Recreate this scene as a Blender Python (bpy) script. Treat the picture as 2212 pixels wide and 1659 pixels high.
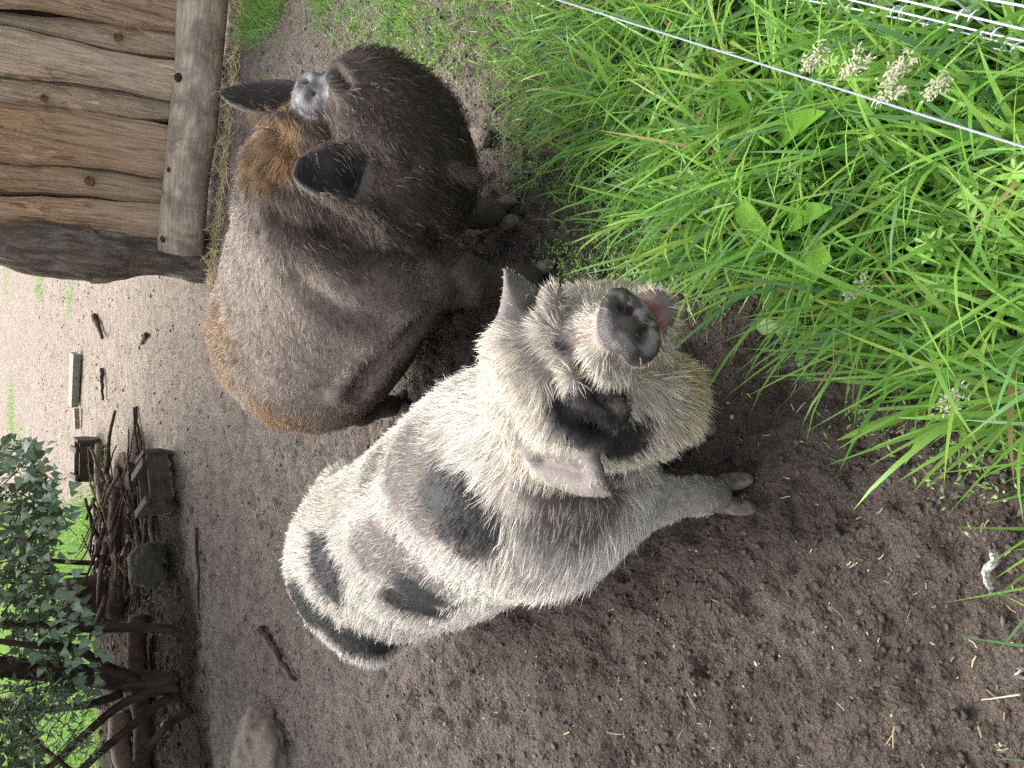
import bpy, bmesh, math, random
import numpy as np
from mathutils import Vector, Matrix
from mathutils.bvhtree import BVHTree
from mathutils.kdtree import KDTree

for o in list(bpy.data.objects):
    bpy.data.objects.remove(o, do_unlink=True)
scene = bpy.context.scene
COL = scene.collection

# ------------------------------------------------------------------ camera, sky, sun, exposure
CAM_H, PITCH, FD = 1.45, math.radians(38.0), 1663.0     # FD: focal length in pixels of a 2212 px wide picture
fw = Vector((0, math.cos(PITCH), -math.sin(PITCH)))
upv = Vector((0, math.sin(PITCH), math.cos(PITCH)))
rt = Vector((1, 0, 0))
cam_data = bpy.data.cameras.new('camera')
cam = bpy.data.objects.new('camera', cam_data)
COL.objects.link(cam)
m = Matrix.Identity(4)                                   # the phone was held upright, the file lies on its side
for i, v in enumerate((-upv, rt, -fw)):
    for j in range(3):
        m[j][i] = v[j]
m.translation = (0, 0, CAM_H)
cam.matrix_world = m
cam_data.sensor_width = 36.0
cam_data.lens = FD / 2212.0 * 36.0
cam_data.clip_start = 0.02
cam_data.clip_end = 600
scene.camera = cam

world = bpy.data.worlds.new('World')
scene.world = world
world.use_nodes = True
wn = world.node_tree
bg = wn.nodes['Background']
sky = wn.nodes.new('ShaderNodeTexSky')
sky.sky_type = 'NISHITA'
sky.sun_disc = False
SUN_EL, SUN_AZ = math.radians(52), math.radians(-15)      # azimuth measured from +Y towards +X
sky.sun_elevation = SUN_EL
sky.sun_rotation = SUN_AZ
sky.air_density = 1.0
sky.dust_density = 5.0
sky.ozone_density = 0.6
hs = wn.nodes.new('ShaderNodeHueSaturation')                # cloud cover: a paler, greyer sky
hs.inputs['Saturation'].default_value = 0.35
wn.links.new(sky.outputs[0], hs.inputs['Color'])
wn.links.new(hs.outputs[0], bg.inputs[0])
bg.inputs[1].default_value = 0.125
sun_data = bpy.data.lights.new('sun', 'SUN')
sun_data.energy = 1.5
sun_data.angle = math.radians(60)
sun_data.color = (1.0, 0.96, 0.90)
sun = bpy.data.objects.new('sun', sun_data)
COL.objects.link(sun)
sdir = Vector((math.sin(SUN_AZ) * math.cos(SUN_EL), math.cos(SUN_AZ) * math.cos(SUN_EL), math.sin(SUN_EL)))
sun.rotation_euler = sdir.to_track_quat('Z', 'Y').to_euler()
sun.location = sdir * 30
scene.view_settings.view_transform = 'Standard'
scene.view_settings.look = 'None'
scene.view_settings.gamma = 1.0
scene.view_settings.use_curve_mapping = False
scene.view_settings.exposure = 1.88
scene.cycles.max_bounces = 5
scene.cycles.diffuse_bounces = 2
scene.cycles.use_denoising = False
scene.cycles.sample_clamp_indirect = 4.0
scene.cycles.use_adaptive_sampling = True
scene.cycles.adaptive_threshold = 0.02
scene.cycles.glossy_bounces = 2
scene.cycles.transmission_bounces = 4
scene.cycles.transparent_max_bounces = 6

# ------------------------------------------------------------------ helpers
def ray(x, y):
    return fw + rt * ((829.5 - y) / FD) - upv * ((x - 1106.0) / FD)
def at_z(x, y, z=0.0):
    d = ray(x, y)
    return Vector((0, 0, CAM_H)) + d * ((z - CAM_H) / d.z)
def at_Y(x, y, Y):
    d = ray(x, y)
    return Vector((0, 0, CAM_H)) + d * (Y / d.y)
def at_d(x, y, depth):
    return Vector((0, 0, CAM_H)) + ray(x, y) * depth
def px_of(p):
    p = np.asarray(p, dtype=float).reshape(-1, 3) - np.array([0, 0, CAM_H])
    f, r, u = np.array(fw), np.array(rt), np.array(upv)
    dep = np.maximum(p @ f, 1e-3)
    return 1106 - FD * (p @ u) / dep, 829.5 - FD * (p @ r) / dep

rng = np.random.default_rng(7)
random.seed(7)

def tag(o, label=None, cat=None, group=None, kind=None):
    if label: o['label'] = label
    if cat: o['category'] = cat
    if group: o['group'] = group
    if kind: o['kind'] = kind
    return o
def empty(name, loc=(0, 0, 0), rz=0.0):
    o = bpy.data.objects.new(name, None)
    o.empty_display_size = 0.1
    COL.objects.link(o)
    o.location = loc
    o.rotation_euler = (0, 0, rz)
    return o
def link(name, me, mat=None, parent=None, loc=None, rot=None):
    o = bpy.data.objects.new(name, me)
    COL.objects.link(o)
    if mat and not me.materials:
        me.materials.append(mat)
    if parent: o.parent = parent
    if loc is not None: o.location = loc
    if rot is not None: o.rotation_euler = rot
    return o
def np_mesh(name, verts, quads=None, tris=None, smooth=True):
    """a mesh from numpy arrays"""
    me = bpy.data.meshes.new(name)
    verts = np.ascontiguousarray(verts, dtype=np.float32)
    nq = 0 if quads is None else len(quads)
    nt = 0 if tris is None else len(tris)
    me.vertices.add(len(verts))
    me.vertices.foreach_set('co', verts.ravel())
    idx = []
    if nq: idx.append(np.asarray(quads, dtype=np.int32).ravel())
    if nt: idx.append(np.asarray(tris, dtype=np.int32).ravel())
    idx = np.concatenate(idx)
    me.loops.add(len(idx))
    me.loops.foreach_set('vertex_index', idx)
    me.polygons.add(nq + nt)
    st = np.concatenate([np.arange(nq) * 4, nq * 4 + np.arange(nt) * 3]).astype(np.int32)
    me.polygons.foreach_set('loop_start', st)
    me.polygons.foreach_set('use_smooth', np.full(nq + nt, smooth, dtype=bool))
    me.update(calc_edges=True)
    return me
def set_col(me, cols, name='tint'):
    a = me.color_attributes.new(name, 'FLOAT_COLOR', 'POINT')
    c = np.ones((len(me.vertices), 4), dtype=np.float32)
    c[:, :3] = cols
    a.data.foreach_set('color', c.ravel())

class MB:
    """collects simple shapes into one mesh"""
    def __init__(self): self.v, self.f = [], []
    def add(self, vs, fs):
        n = len(self.v)
        self.v += [tuple(v) for v in vs]
        self.f += [tuple(i + n for i in f) for f in fs]
        return self
    def box(self, c, s, R=None):
        c = Vector(c); vs = []
        for x in (-.5, .5):
            for y in (-.5, .5):
                for z in (-.5, .5):
                    p = Vector((x * s[0], y * s[1], z * s[2]))
                    vs.append(c + (R @ p if R else p))
        return self.add(vs, [(0, 1, 3, 2), (4, 6, 7, 5), (0, 4, 5, 1), (2, 3, 7, 6), (0, 2, 6, 4), (1, 5, 7, 3)])
    def tube(self, pts, rad, seg=8, cap=True, rough=0.0, rnd=random):
        pts = [Vector(p) for p in pts]
        n = len(pts)
        if not hasattr(rad, '__len__'): rad = [rad] * n
        vs, fs, ref = [], [], None
        for i in range(n):
            t = (pts[min(i + 1, n - 1)] - pts[max(i - 1, 0)]).normalized()
            if ref is None:
                ref = t.orthogonal().normalized()
            a = (ref - t * ref.dot(t)).normalized(); ref = a
            b = t.cross(a)
            for k in range(seg):
                an = 2 * math.pi * k / seg
                r = rad[i] * (1 + rough * rnd.uniform(-1, 1))
                vs.append(pts[i] + (a * math.cos(an) + b * math.sin(an)) * r)
        for i in range(n - 1):
            for k in range(seg):
                fs.append((i * seg + k, i * seg + (k + 1) % seg, (i + 1) * seg + (k + 1) % seg, (i + 1) * seg + k))
        if cap:
            fs.append(tuple(range(seg))[::-1]); fs.append(tuple((n - 1) * seg + k for k in range(seg)))
        return self.add(vs, fs)
    def build(self, name, mat, parent=None, smooth=False, bevel=0.0):
        me = bpy.data.meshes.new(name)
        me.from_pydata(self.v, [], self.f)
        if bevel:
            bm = bmesh.new(); bm.from_mesh(me)
            bmesh.ops.bevel(bm, geom=bm.edges[:], offset=bevel, segments=2, affect='EDGES', profile=0.7)
            bm.to_mesh(me); bm.free()
        for p in me.polygons: p.use_smooth = smooth
        me.update()
        return link(name, me, mat, parent)

# lattice noise, vectorised
_perm = np.random.default_rng(3).permutation(4096).astype(np.int64)
_val = np.random.default_rng(4).random(4096)
def _h(ix, iy, iz):
    return _val[(_perm[(_perm[(_perm[ix & 4095] + iy) & 4095] + iz) & 4095])]
def vnoise(p, scale=1.0, seed=0):
    p = np.asarray(p, dtype=float) * scale + seed * 17.31
    if p.shape[1] == 2: p = np.column_stack([p, np.zeros(len(p)) + 0.37])
    i = np.floor(p).astype(np.int64); f = p - i; f = f * f * (3 - 2 * f)
    out = 0
    for a in (0, 1):
        for b in (0, 1):
            for c in (0, 1):
                w = (f[:, 0] if a else 1 - f[:, 0]) * (f[:, 1] if b else 1 - f[:, 1]) * (f[:, 2] if c else 1 - f[:, 2])
                out = out + w * _h(i[:, 0] + a, i[:, 1] + b, i[:, 2] + c)
    return out * 2 - 1
def fbm(p, scale, octs=4, seed=0, gain=0.5):
    s = 0; a = 1.0; t = 0
    for k in range(octs):
        s = s + a * vnoise(p, scale * 2 ** k, seed + k * 5); t += a; a *= gain
    return s / t
def unit(v): return v / np.maximum(np.linalg.norm(v, axis=-1, keepdims=True), 1e-9)
def sstep(a, b, x):
    t = np.clip((x - a) / (b - a), 0, 1)
    return t * t * (3 - 2 * t)

# ------------------------------------------------------------------ materials
class NT:
    def __init__(self, name):
        self.m = bpy.data.materials.new(name)
        self.m.use_nodes = True
        self.t = self.m.node_tree
        self.b = self.t.nodes['Principled BSDF']
        self.out = self.t.nodes['Material Output']
    def n(self, typ, **kw):
        nd = self.t.nodes.new(typ)
        for k, v in kw.items():
            if k.startswith('i_'):
                nd.inputs[k[2:].replace('_', ' ')].default_value = v
            else: setattr(nd, k, v)
        return nd
    def l(self, a, b): self.t.links.new(a, b)
    def coord(self, scale=(1, 1, 1), kind='Object'):
        c = self.n('ShaderNodeTexCoord'); mp = self.n('ShaderNodeMapping')
        mp.inputs['Scale'].default_value = scale
        self.l(c.outputs[kind], mp.inputs['Vector'])
        return mp.outputs[0]
    def noise(self, vec, scale, detail=4, rough=.55, dist=0):
        nd = self.n('ShaderNodeTexNoise'); self.l(vec, nd.inputs['Vector'])
        nd.inputs['Scale'].default_value = scale; nd.inputs['Detail'].default_value = detail
        nd.inputs['Roughness'].default_value = rough; nd.inputs['Distortion'].default_value = dist
        return nd.outputs['Fac']
    def ramp(self, fac, stops):
        r = self.n('ShaderNodeValToRGB'); e = r.color_ramp.elements
        while len(e) < len(stops): e.new(0.5)
        for k, (p, c) in enumerate(stops):
            e[k].position = p; e[k].color = (*c, 1)
        self.l(fac, r.inputs[0]); return r.outputs[0]
    def mix(self, fac, a, b, mode='MIX'):
        x = self.n('ShaderNodeMix', data_type='RGBA', blend_type=mode)
        for s, v in ((0, fac), (6, a), (7, b)):
            if hasattr(v, 'links') or hasattr(v, 'is_linked'): self.l(v, x.inputs[s])
            elif isinstance(v, (int, float)): x.inputs[s].default_value = v
            else: x.inputs[s].default_value = (*v, 1)
        return x.outputs[2]
    def vcol(self, name='tint'):
        a = self.n('ShaderNodeAttribute'); a.attribute_name = name; return a.outputs['Color']
    def bump(self, h, strength=.5, dist=.01, prev=None):
        b = self.n('ShaderNodeBump'); b.inputs['Strength'].default_value = strength; b.inputs['Distance'].default_value = dist
        self.l(h, b.inputs['Height'])
        if prev: self.l(prev, b.inputs['Normal'])
        return b.outputs[0]
    def wsum(self, *terms):
        """weighted sum of heights"""
        acc = None
        for sock, w in terms:
            md = self.n('ShaderNodeMath', operation='MULTIPLY_ADD'); self.l(sock, md.inputs[0]); md.inputs[1].default_value = w
            if acc is None: md.inputs[2].default_value = 0.0
            else: self.l(acc, md.inputs[2])
            acc = md.outputs[0]
        return acc
    def set(self, col=None, rough=.6, normal=None, spec=.3):
        if col is not None:
            if hasattr(col, 'links'): self.l(col, self.b.inputs['Base Color'])
            else: self.b.inputs['Base Color'].default_value = (*col, 1)
        if hasattr(rough, 'links'): self.l(rough, self.b.inputs['Roughness'])
        else: self.b.inputs['Roughness'].default_value = rough
        self.b.inputs['Specular IOR Level'].default_value = spec
        if normal is not None: self.l(normal, self.b.inputs['Normal'])
        return self.m
def fibre_mat(name, trans=.35, rough=.45, spec=.3):
    """thin fibres and leaves: colour from the mesh, some light passes through"""
    k = NT(name); c = k.vcol()
    k.set(c, rough, spec=spec)
    tr = k.n('ShaderNodeBsdfTranslucent'); k.l(c, tr.inputs[0])
    mx = k.n('ShaderNodeMixShader'); mx.inputs[0].default_value = trans
    k.l(k.b.outputs[0], mx.inputs[1]); k.l(tr.outputs[0], mx.inputs[2]); k.l(mx.outputs[0], k.out.inputs[0])
    return k.m
M = {}
M['hair'] = fibre_mat('hair', .3, .45, .2)
# ------------------------------------------------------------------ ground
def axis(lo, hi, step, far_lo, far_hi, grow=1.03):
    c = list(np.arange(lo, hi, step)); s = step; v = c[-1]
    while v < far_hi: s *= grow; v += s; c.append(v)
    s = step; v = c[0]; pre = []
    while v > far_lo: s *= grow; v -= s; pre.append(v)
    return np.array(pre[::-1] + c)
_pg = np.random.default_rng(77)
PRINTS = [(x, y, _pg.uniform(-2.4, -.7), _pg.uniform(.6, 1.2)) for x, y in zip(_pg.uniform(-1.3, .35, 46), _pg.uniform(.5, 2.6, 46))]
def ground_h(p):
    r = np.hypot(p[:, 0], p[:, 1])
    near = sstep(9, 3, r)
    h = .010 * fbm(p, 7, 3, 1)
    h = h + near * (.036 * (np.abs(fbm(p, 15, 3, 6)) - .22) + .024 * fbm(p, 38, 2, 12))
    h = h - near * .018 * sstep(.25, .6, fbm(p, 11, 2, 31))          # trodden pits
    h = h + .03 * fbm(p, .8, 2, 3) * sstep(4, 9, r)
    for hx, hy, ha, hs in PRINTS:                                       # cloven hoof prints
        m_ = (np.abs(p[:, 0] - hx) < .1) & (np.abs(p[:, 1] - hy) < .1)
        if not m_.any(): continue
        q = p[m_]; a_ = (q[:, 0] - hx) * math.cos(ha) + (q[:, 1] - hy) * math.sin(ha); b_ = -(q[:, 0] - hx) * math.sin(ha) + (q[:, 1] - hy) * math.cos(ha)
        d_ = np.minimum((a_ / .036) ** 2 + ((b_ - .015) / .013) ** 2, (a_ / .036) ** 2 + ((b_ + .015) / .013) ** 2)
        h[m_] += hs * (-.020 * np.exp(-d_ ** 1.5) + .007 * np.exp(-((np.sqrt(d_) - 1.6) / .4) ** 2))
    return h - .004
GX = axis(-1.55, 1.25, .0095, -60, 60); GY = axis(.25, 3.3, .0095, -15, 120)
gx, gy = np.meshgrid(GX, GY, indexing='ij')
gp = np.column_stack([gx.ravel(), gy.ravel()])
gz = ground_h(gp)
ii = np.arange(len(GX) * len(GY)).reshape(len(GX), len(GY))
gq = np.column_stack([ii[:-1, :-1].ravel(), ii[1:, :-1].ravel(), ii[1:, 1:].ravel(), ii[:-1, 1:].ravel()])
gme = np_mesh('ground', np.column_stack([gp, gz]), quads=gq)
def soil_col(p):
    Dx, Dy = px_of(np.column_stack([p, np.zeros(len(p))]))
    vis = p[:, 1] > .05
    dist = np.hypot(p[:, 0] * .8, p[:, 1]) + fbm(p, 1.6, 3, 44) * .5
    dry = sstep(1.35, 3.0, dist)[:, None]; dry2 = sstep(3.6, 8, dist)[:, None]
    n = (fbm(p, 5, 4, 50) * .5 + .5)[:, None]
    mud = np.array([.052, .043, .037]) * (1 - n) + np.array([.110, .091, .079]) * n
    mid = np.array([.165, .139, .120]) * (1 - n) + np.array([.225, .192, .168]) * n
    sand = np.array([.215, .184, .154]) * (1 - n) + np.array([.305, .265, .225]) * n
    c = mud * (1 - dry) + mid * dry
    c = c * (1 - dry2) + sand * dry2
    shrub_shade = np.zeros(len(p))
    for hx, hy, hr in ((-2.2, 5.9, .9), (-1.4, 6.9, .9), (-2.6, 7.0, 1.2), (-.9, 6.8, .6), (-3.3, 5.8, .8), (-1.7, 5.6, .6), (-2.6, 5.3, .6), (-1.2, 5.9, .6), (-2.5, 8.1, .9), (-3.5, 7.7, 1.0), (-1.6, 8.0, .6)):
        shrub_shade = np.maximum(shrub_shade, sstep(1.25, .6, np.hypot(p[:, 0] - hx, p[:, 1] - hy) / hr + fbm(p, 3, 3, 71) * .4))
    shrub_shade = shrub_shade[:, None]; c = c * (1 - shrub_shade) + np.array([.026, .020, .016]) * (.6 + .8 * n) * shrub_shade      # the shrub's shade, painted into the soil as dark brown
    lawn = sstep(8.2, 9.2, p[:, 1] + fbm(p, 1.2, 2, 9) * .8) * sstep(-1.0, -1.5, p[:, 0] + fbm(p, 1.0, 2, 19) * .5 + (p[:, 1] - 9) * .12)
    lawn = np.maximum(lawn, sstep(20, 30, p[:, 1] + fbm(p, .5, 2, 39) * 4))[:, None]
    c = c * (1 - lawn) + (np.array([.075, .15, .022]) * (1 - n) + np.array([.12, .22, .035]) * n) * lawn
    return c
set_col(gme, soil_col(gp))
k = NT('soil'); v = k.coord()
base = k.vcol()
n1 = k.noise(v, 9, 3, .62); n2 = k.noise(v, 70, 4, .68)
c = k.mix(1.0, base, k.ramp(n1, [(.28, (.70, .69, .68)), (.5, (1, 1, 1)), (.72, (1.22, 1.2, 1.18))]), 'MULTIPLY')
c = k.mix(1.0, c, k.ramp(n2, [(.30, (.66, .65, .64)), (.45, (.98, .98, .98)), (.62, (1.05, 1.04, 1.03)), (.78, (1.4, 1.36, 1.3))]), 'MULTIPLY')
c = k.mix(1.0, c, k.ramp(k.noise(v, 21, 2, .6, .4), [(.30, (.55, .54, .53)), (.42, (1, 1, 1))]), 'MULTIPLY')
vo2 = k.n('ShaderNodeTexVoronoi'); vo2.inputs['Scale'].default_value = 85; k.l(v, vo2.inputs['Vector'])
b = k.bump(k.wsum((n1, 1.5), (n2, 1.1), (vo2.outputs['Distance'], .5)), .95, .020)
c = k.mix(1.0, c, k.ramp(k.noise(v, 240, 2, .7), [(.32, (.55, .54, .53)), (.48, (1, 1, 1)), (.66, (1.35, 1.32, 1.28))]), 'MULTIPLY')
M['soil'] = k.set(c, .95, b, .06)
tag(link('ground', gme, M['soil']), kind='structure')

def scatter_near(n, seed, ymax=4.5, power=1.6):
    """points on the open mud, thinning with distance"""
    g = np.random.default_rng(seed)
    y = .35 + (ymax - .35) * g.random(n) ** power
    x = (g.random(n) * 2 - 1) * (.45 + .52 * y)
    return np.column_stack([x, y])
def zat(p): return ground_h(np.asarray(p)[:, :2])
# crumbs of soil
_ib = bmesh.new(); bmesh.ops.create_icosphere(_ib, subdivisions=1, radius=1)
ICO_V = np.array([v.co[:] for v in _ib.verts]); ICO_T = np.array([[v.index for v in f.verts] for f in _ib.faces]); _ib.free()
k = NT('soil_crumb'); M['crumb'] = k.set(k.vcol(), .95, k.bump(k.noise(k.coord(), 300, 3), .6, .003), .06)
def crumbs(name, label, n, seed, p, mu, sg, smax, lo, hi):
    g = np.random.default_rng(seed)
    keep = vnoise(p, 3.0, 8) + g.normal(0, .4, n) > -.25
    p = p[keep]; n = len(p); nv = len(ICO_V)
    s = np.minimum(g.lognormal(mu, sg, n) * (1 + .12 * p[:, 1]), smax)
    V = ICO_V[None] * g.uniform(.5, 1.3, (n, nv, 1)) * g.uniform(.5, 1.4, (n, 1, 3))
    V[:, :, 2] *= .6
    an = g.uniform(0, 6.28, n); ca, sa = np.cos(an)[:, None], np.sin(an)[:, None]
    X = V[:, :, 0] * ca - V[:, :, 1] * sa; Y = V[:, :, 0] * sa + V[:, :, 1] * ca
    V = np.stack([X, Y, V[:, :, 2]], 2) * s[:, None, None]
    V[:, :, 0] += p[:, 0:1]; V[:, :, 1] += p[:, 1:2]; V[:, :, 2] += (zat(p) + s * .2)[:, None]
    T = (np.arange(n) * nv)[:, None, None] + ICO_T[None]
    me = np_mesh(name, V.reshape(-1, 3), tris=T.reshape(-1, 3), smooth=True)
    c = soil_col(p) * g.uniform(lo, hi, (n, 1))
    pale = (g.random(n) < .04) & (s < .006); c[pale] = np.array([.42, .38, .33]) * g.uniform(.6, 1.2, (pale.sum(), 1))
    set_col(me, np.repeat(c, nv, 0))
    tag(link(name, me, M['crumb']), label, 'soil', kind='stuff')
crumbs('soil_crumbs', 'small crumbs of dark soil strewn over the near mud', 20000, 21, scatter_near(20000, 22, 4.2, 1.35), -5.65, .5, .009, .7, 1.4)
_cg = np.random.default_rng(24); _cy = _cg.uniform(3.2, 13, 5200)
crumbs('sand_clods', 'loose brown clods scattered over the pale trodden sand', 5200, 23, np.column_stack([_cg.uniform(-1, 1, 5200) * .5 * _cy, _cy]), -5.5, .5, .016, .45, 1.0)
M['straw'] = fibre_mat('straw', .15, .5, .3)
def straws(name, p, L, W, label, seed, zoff=.003, tilt=.12, cols=None, parent=None):
    g = np.random.default_rng(seed); n = len(p)
    an = g.uniform(0, 6.283, n); ti = g.normal(0, tilt, n)
    d = np.column_stack([np.cos(an) * np.cos(ti), np.sin(an) * np.cos(ti), np.sin(ti)])
    s = unit(np.cross(d, [0, 0, 1.0])); up = np.cross(s, d)
    c = np.column_stack([p, zat(p) + zoff + np.abs(np.sin(ti)) * L * .4])
    a, b = c - d * L[:, None] * .5, c + d * L[:, None] * .5
    mid = c + s * (g.normal(0, .06, n) * L)[:, None] + up * (g.normal(0, .04, n) * L)[:, None]
    w = W[:, None] * .5
    V = np.stack([a - s * w, a + s * w, a + up * w, mid - s * w, mid + s * w, mid + up * w, b - s * w * .8, b + s * w * .8, b + up * w * .8], 1).reshape(-1, 3)
    k0 = (np.arange(n) * 9)[:, None]
    Q = np.concatenate([k0 + np.array([q]) for q in ([0, 1, 4, 3], [3, 4, 7, 6], [1, 2, 5, 4], [4, 5, 8, 7], [2, 0, 3, 5], [5, 3, 6, 8])])
    T = np.concatenate([k0 + np.array([t]) for t in ([0, 2, 1], [6, 7, 8])])
    me = np_mesh(name, V, quads=Q, tris=T, smooth=False)
    if cols is None:
        cols = np.array([.52, .44, .29]) * g.uniform(.45, 1.25, (n, 1)) * np.column_stack([np.ones(n), g.uniform(.9, 1.05, n), g.uniform(.7, 1.15, n)])
    set_col(me, np.repeat(cols, 9, 0))
    return tag(link(name, me, M['straw'], parent), label, None if parent else 'straw', kind='stuff')
g = np.random.default_rng(31)
pp = scatter_near(1300, 32, 4.6, 1.5)
straws('straw_bits', pp, g.lognormal(-4.45, .65, 1300).clip(.004, .055), g.uniform(.0010, .0030, 1300), 'short pale bits of straw scattered over the dark mud', 33)
# ------------------------------------------------------------------ timber shelter
def wood(name, a, b_, grey, scale=1.0, rough=.75):
    k = NT(name)
    oi = k.n('ShaderNodeObjectInfo'); co = k.n('ShaderNodeTexCoord'); add = k.n('ShaderNodeVectorMath'); add.operation = 'ADD'
    sc = k.n('ShaderNodeVectorMath'); sc.operation = 'SCALE'; sc.inputs['Scale'].default_value = 9.0
    cmb = k.n('ShaderNodeCombineXYZ'); k.l(oi.outputs['Random'], cmb.inputs[0]); k.l(oi.outputs['Random'], cmb.inputs[2]); k.l(cmb.outputs[0], sc.inputs[0])
    k.l(co.outputs['Object'], add.inputs[0]); k.l(sc.outputs[0], add.inputs[1])
    mp = k.n('ShaderNodeMapping'); mp.inputs['Scale'].default_value = (1, 1, .055); k.l(add.outputs[0], mp.inputs[0])
    big = k.noise(add.outputs[0], 2.2 * scale, 4, .6)
    warp = k.noise(add.outputs[0], 3.5 * scale, 2, .5)
    mpw = k.n('ShaderNodeVectorMath'); mpw.operation = 'MULTIPLY_ADD'; k.l(warp, mpw.inputs[0]); mpw.inputs[1].default_value = (.22, .22, .0); k.l(mp.outputs[0], mpw.inputs[2])
    ring = k.noise(mpw.outputs[0], 20 * scale, 3, .55); fine = k.noise(mp.outputs[0], 95 * scale, 3, .65)
    col = k.ramp(ring, [(.34, a), (.45, b_), (.50, tuple(x * .6 for x in b_)), (.54, b_), (.60, tuple(x * .7 for x in b_)), (.68, tuple(x * 1.3 for x in b_))])
    col = k.mix(k.ramp(big, [(.38, (0, 0, 0)), (.62, (.85, .85, .85))]), col, grey)
    col = k.mix(1.0, col, k.ramp(fine, [(.32, (.55, .53, .5)), (.5, (1, 1, 1)), (.7, (1.25, 1.25, 1.25))]), 'MULTIPLY')
    rm = k.ramp(oi.outputs['Random'], [(0, (.95, .78, .62)), (.5, (1.0, .93, .85)), (1, (1.2, 1.18, 1.12))])
    col = k.mix(1.0, col, rm, 'MULTIPLY')
    return k.set(col, rough, k.bump(k.wsum((ring, 1.0), (fine, .8)), .5, .006), .10)
M['board'] = wood('weathered_board', (.19, .13, .085), (.43, .33, .24), (.40, .345, .285))
M['log'] = wood('weathered_log', (.14, .115, .09), (.26, .22, .18), (.17, .145, .12), .8)
k = NT('bark'); v = k.coord((1, 1, .22)); n1 = k.noise(v, 26, 6, .7, .6); n2 = k.noise(k.coord(), 5, 3)
col = k.ramp(n1, [(.25, (.035, .028, .023)), (.5, (.14, .118, .098)), (.75, (.31, .27, .23))])
col = k.mix(k.ramp(n2, [(.5, (0, 0, 0)), (.72, (.5, .5, .5))]), col, (.17, .10, .055))
M['bark'] = k.set(col, .85, k.bump(n1, .9, .03), .08)
k = NT('dark_bark'); v = k.coord((1, 1, .25)); n1 = k.noise(v, 22, 5, .65)
M['dark_bark'] = k.set(k.ramp(n1, [(.3, (.022, .016, .012)), (.7, (.085, .062, .048))]), .85, k.bump(n1, .8, .015), .06)

k = NT('knot_wood'); M['knot'] = k.set(k.ramp(k.noise(k.coord(), 60, 3), [(.35, (.07, .035, .018)), (.65, (.19, .105, .06))]), .8, spec=.1)
W0 = Vector((.85, 5.04, 0)); WE = Vector((.94, -.335, 0)).normalized(); WN = Vector((WE.y, -WE.x, 0)); WN = WN if WN.y < 0 else -WN
def wall_sz(x, y, off=0.0):
    d = ray(x, y); o = Vector((0, 0, CAM_H)); q = W0 + WN * off
    t = (q - o).dot(WN) / d.dot(WN); p = o + d * t
    return (p - W0).dot(WE), p.z
shelter = empty('shelter', W0, 0)
tag(shelter, 'old timber shelter wall of upright boards with a log along its foot', 'shelter')
edges = [((0, -330), (364, -330)), ((0, -235), (364, -215)), ((0, -140), (364, -108)), ((0, -70), (364, -25)), ((0, 16), (364, 58)), ((0, 65), (360, 131)), ((0, 153), (356, 211)), ((0, 233), (351, 269)), ((0, 345), (342, 378)), ((0, 425), (338, 449)), ((0, 486), (331, 515))]
rb = random.Random(3)
for i in range(len(edges) - 1):
    R_, L_ = edges[i], edges[i + 1]
    off = .065 if i % 2 else .0
    ends = []
    for E in (L_, R_):
        (s1, z1), (s0, z0) = wall_sz(*E[0], off), wall_sz(*E[1], off)
        ends.append((s0, z0, (s1 - s0) / (z1 - z0)))
    ov = .016 if i % 2 else -.004
    rows = 30; V, F = [], []
    ph = [rb.uniform(0, 9) for _ in range(6)]
    zt = 2.25
    for r in range(rows + 1):
        z = .10 + (zt - .10) * r / rows
        wl = .013 * math.sin(z * 3.1 + ph[0]) + .007 * math.sin(z * 8.3 + ph[1]) + .003 * math.sin(z * 21 + ph[4])
        wr = .013 * math.sin(z * 2.7 + ph[2]) + .007 * math.sin(z * 7.1 + ph[3]) + .003 * math.sin(z * 24 + ph[5])
        sl = ends[0][0] + ends[0][2] * (z - ends[0][1]) - ov + wl; sr = ends[1][0] + ends[1][2] * (z - ends[1][1]) + ov + wr
        cup = .006 * math.sin(z * 2 + ph[1])
        mid_ = (sl + sr) / 2
        for s_, o_ in ((sl, off - .016), (sl + .022, off + .012 + cup), (mid_, off + .034 + cup), (sr - .022, off + .012 - cup), (sr, off - .016), (sr, off - .026), (sl, off - .026)):
            V.append(WE * s_ + WN * o_ + Vector((0, 0, z)))
    m7 = 7
    for r in range(rows):
        for q in range(m7):
            a = r * m7 + q; b_ = r * m7 + (q + 1) % m7
            F.append((a, b_, b_ + m7, a + m7))
    F += [tuple(range(m7)), tuple(rows * m7 + q for q in range(m7))[::-1]]
    o = MB().add(V, F).build('wall_board', M['board'], shelter)
    bm = bmesh.new(); bm.from_mesh(o.data); bmesh.ops.recalc_face_normals(bm, faces=bm.faces); bm.to_mesh(o.data); bm.free()
bw = MB().box(WE * 1.5 - WN * .05 + Vector((0, 0, 1.18)), (3.2, .02, 2.15), Matrix.Rotation(math.atan2(WE.y, WE.x), 3, 'Z')); bw.build('gap_shade_sheet', M['dark_bark'], shelter)  # dark sheet added behind the boards so their gaps look shaded
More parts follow.
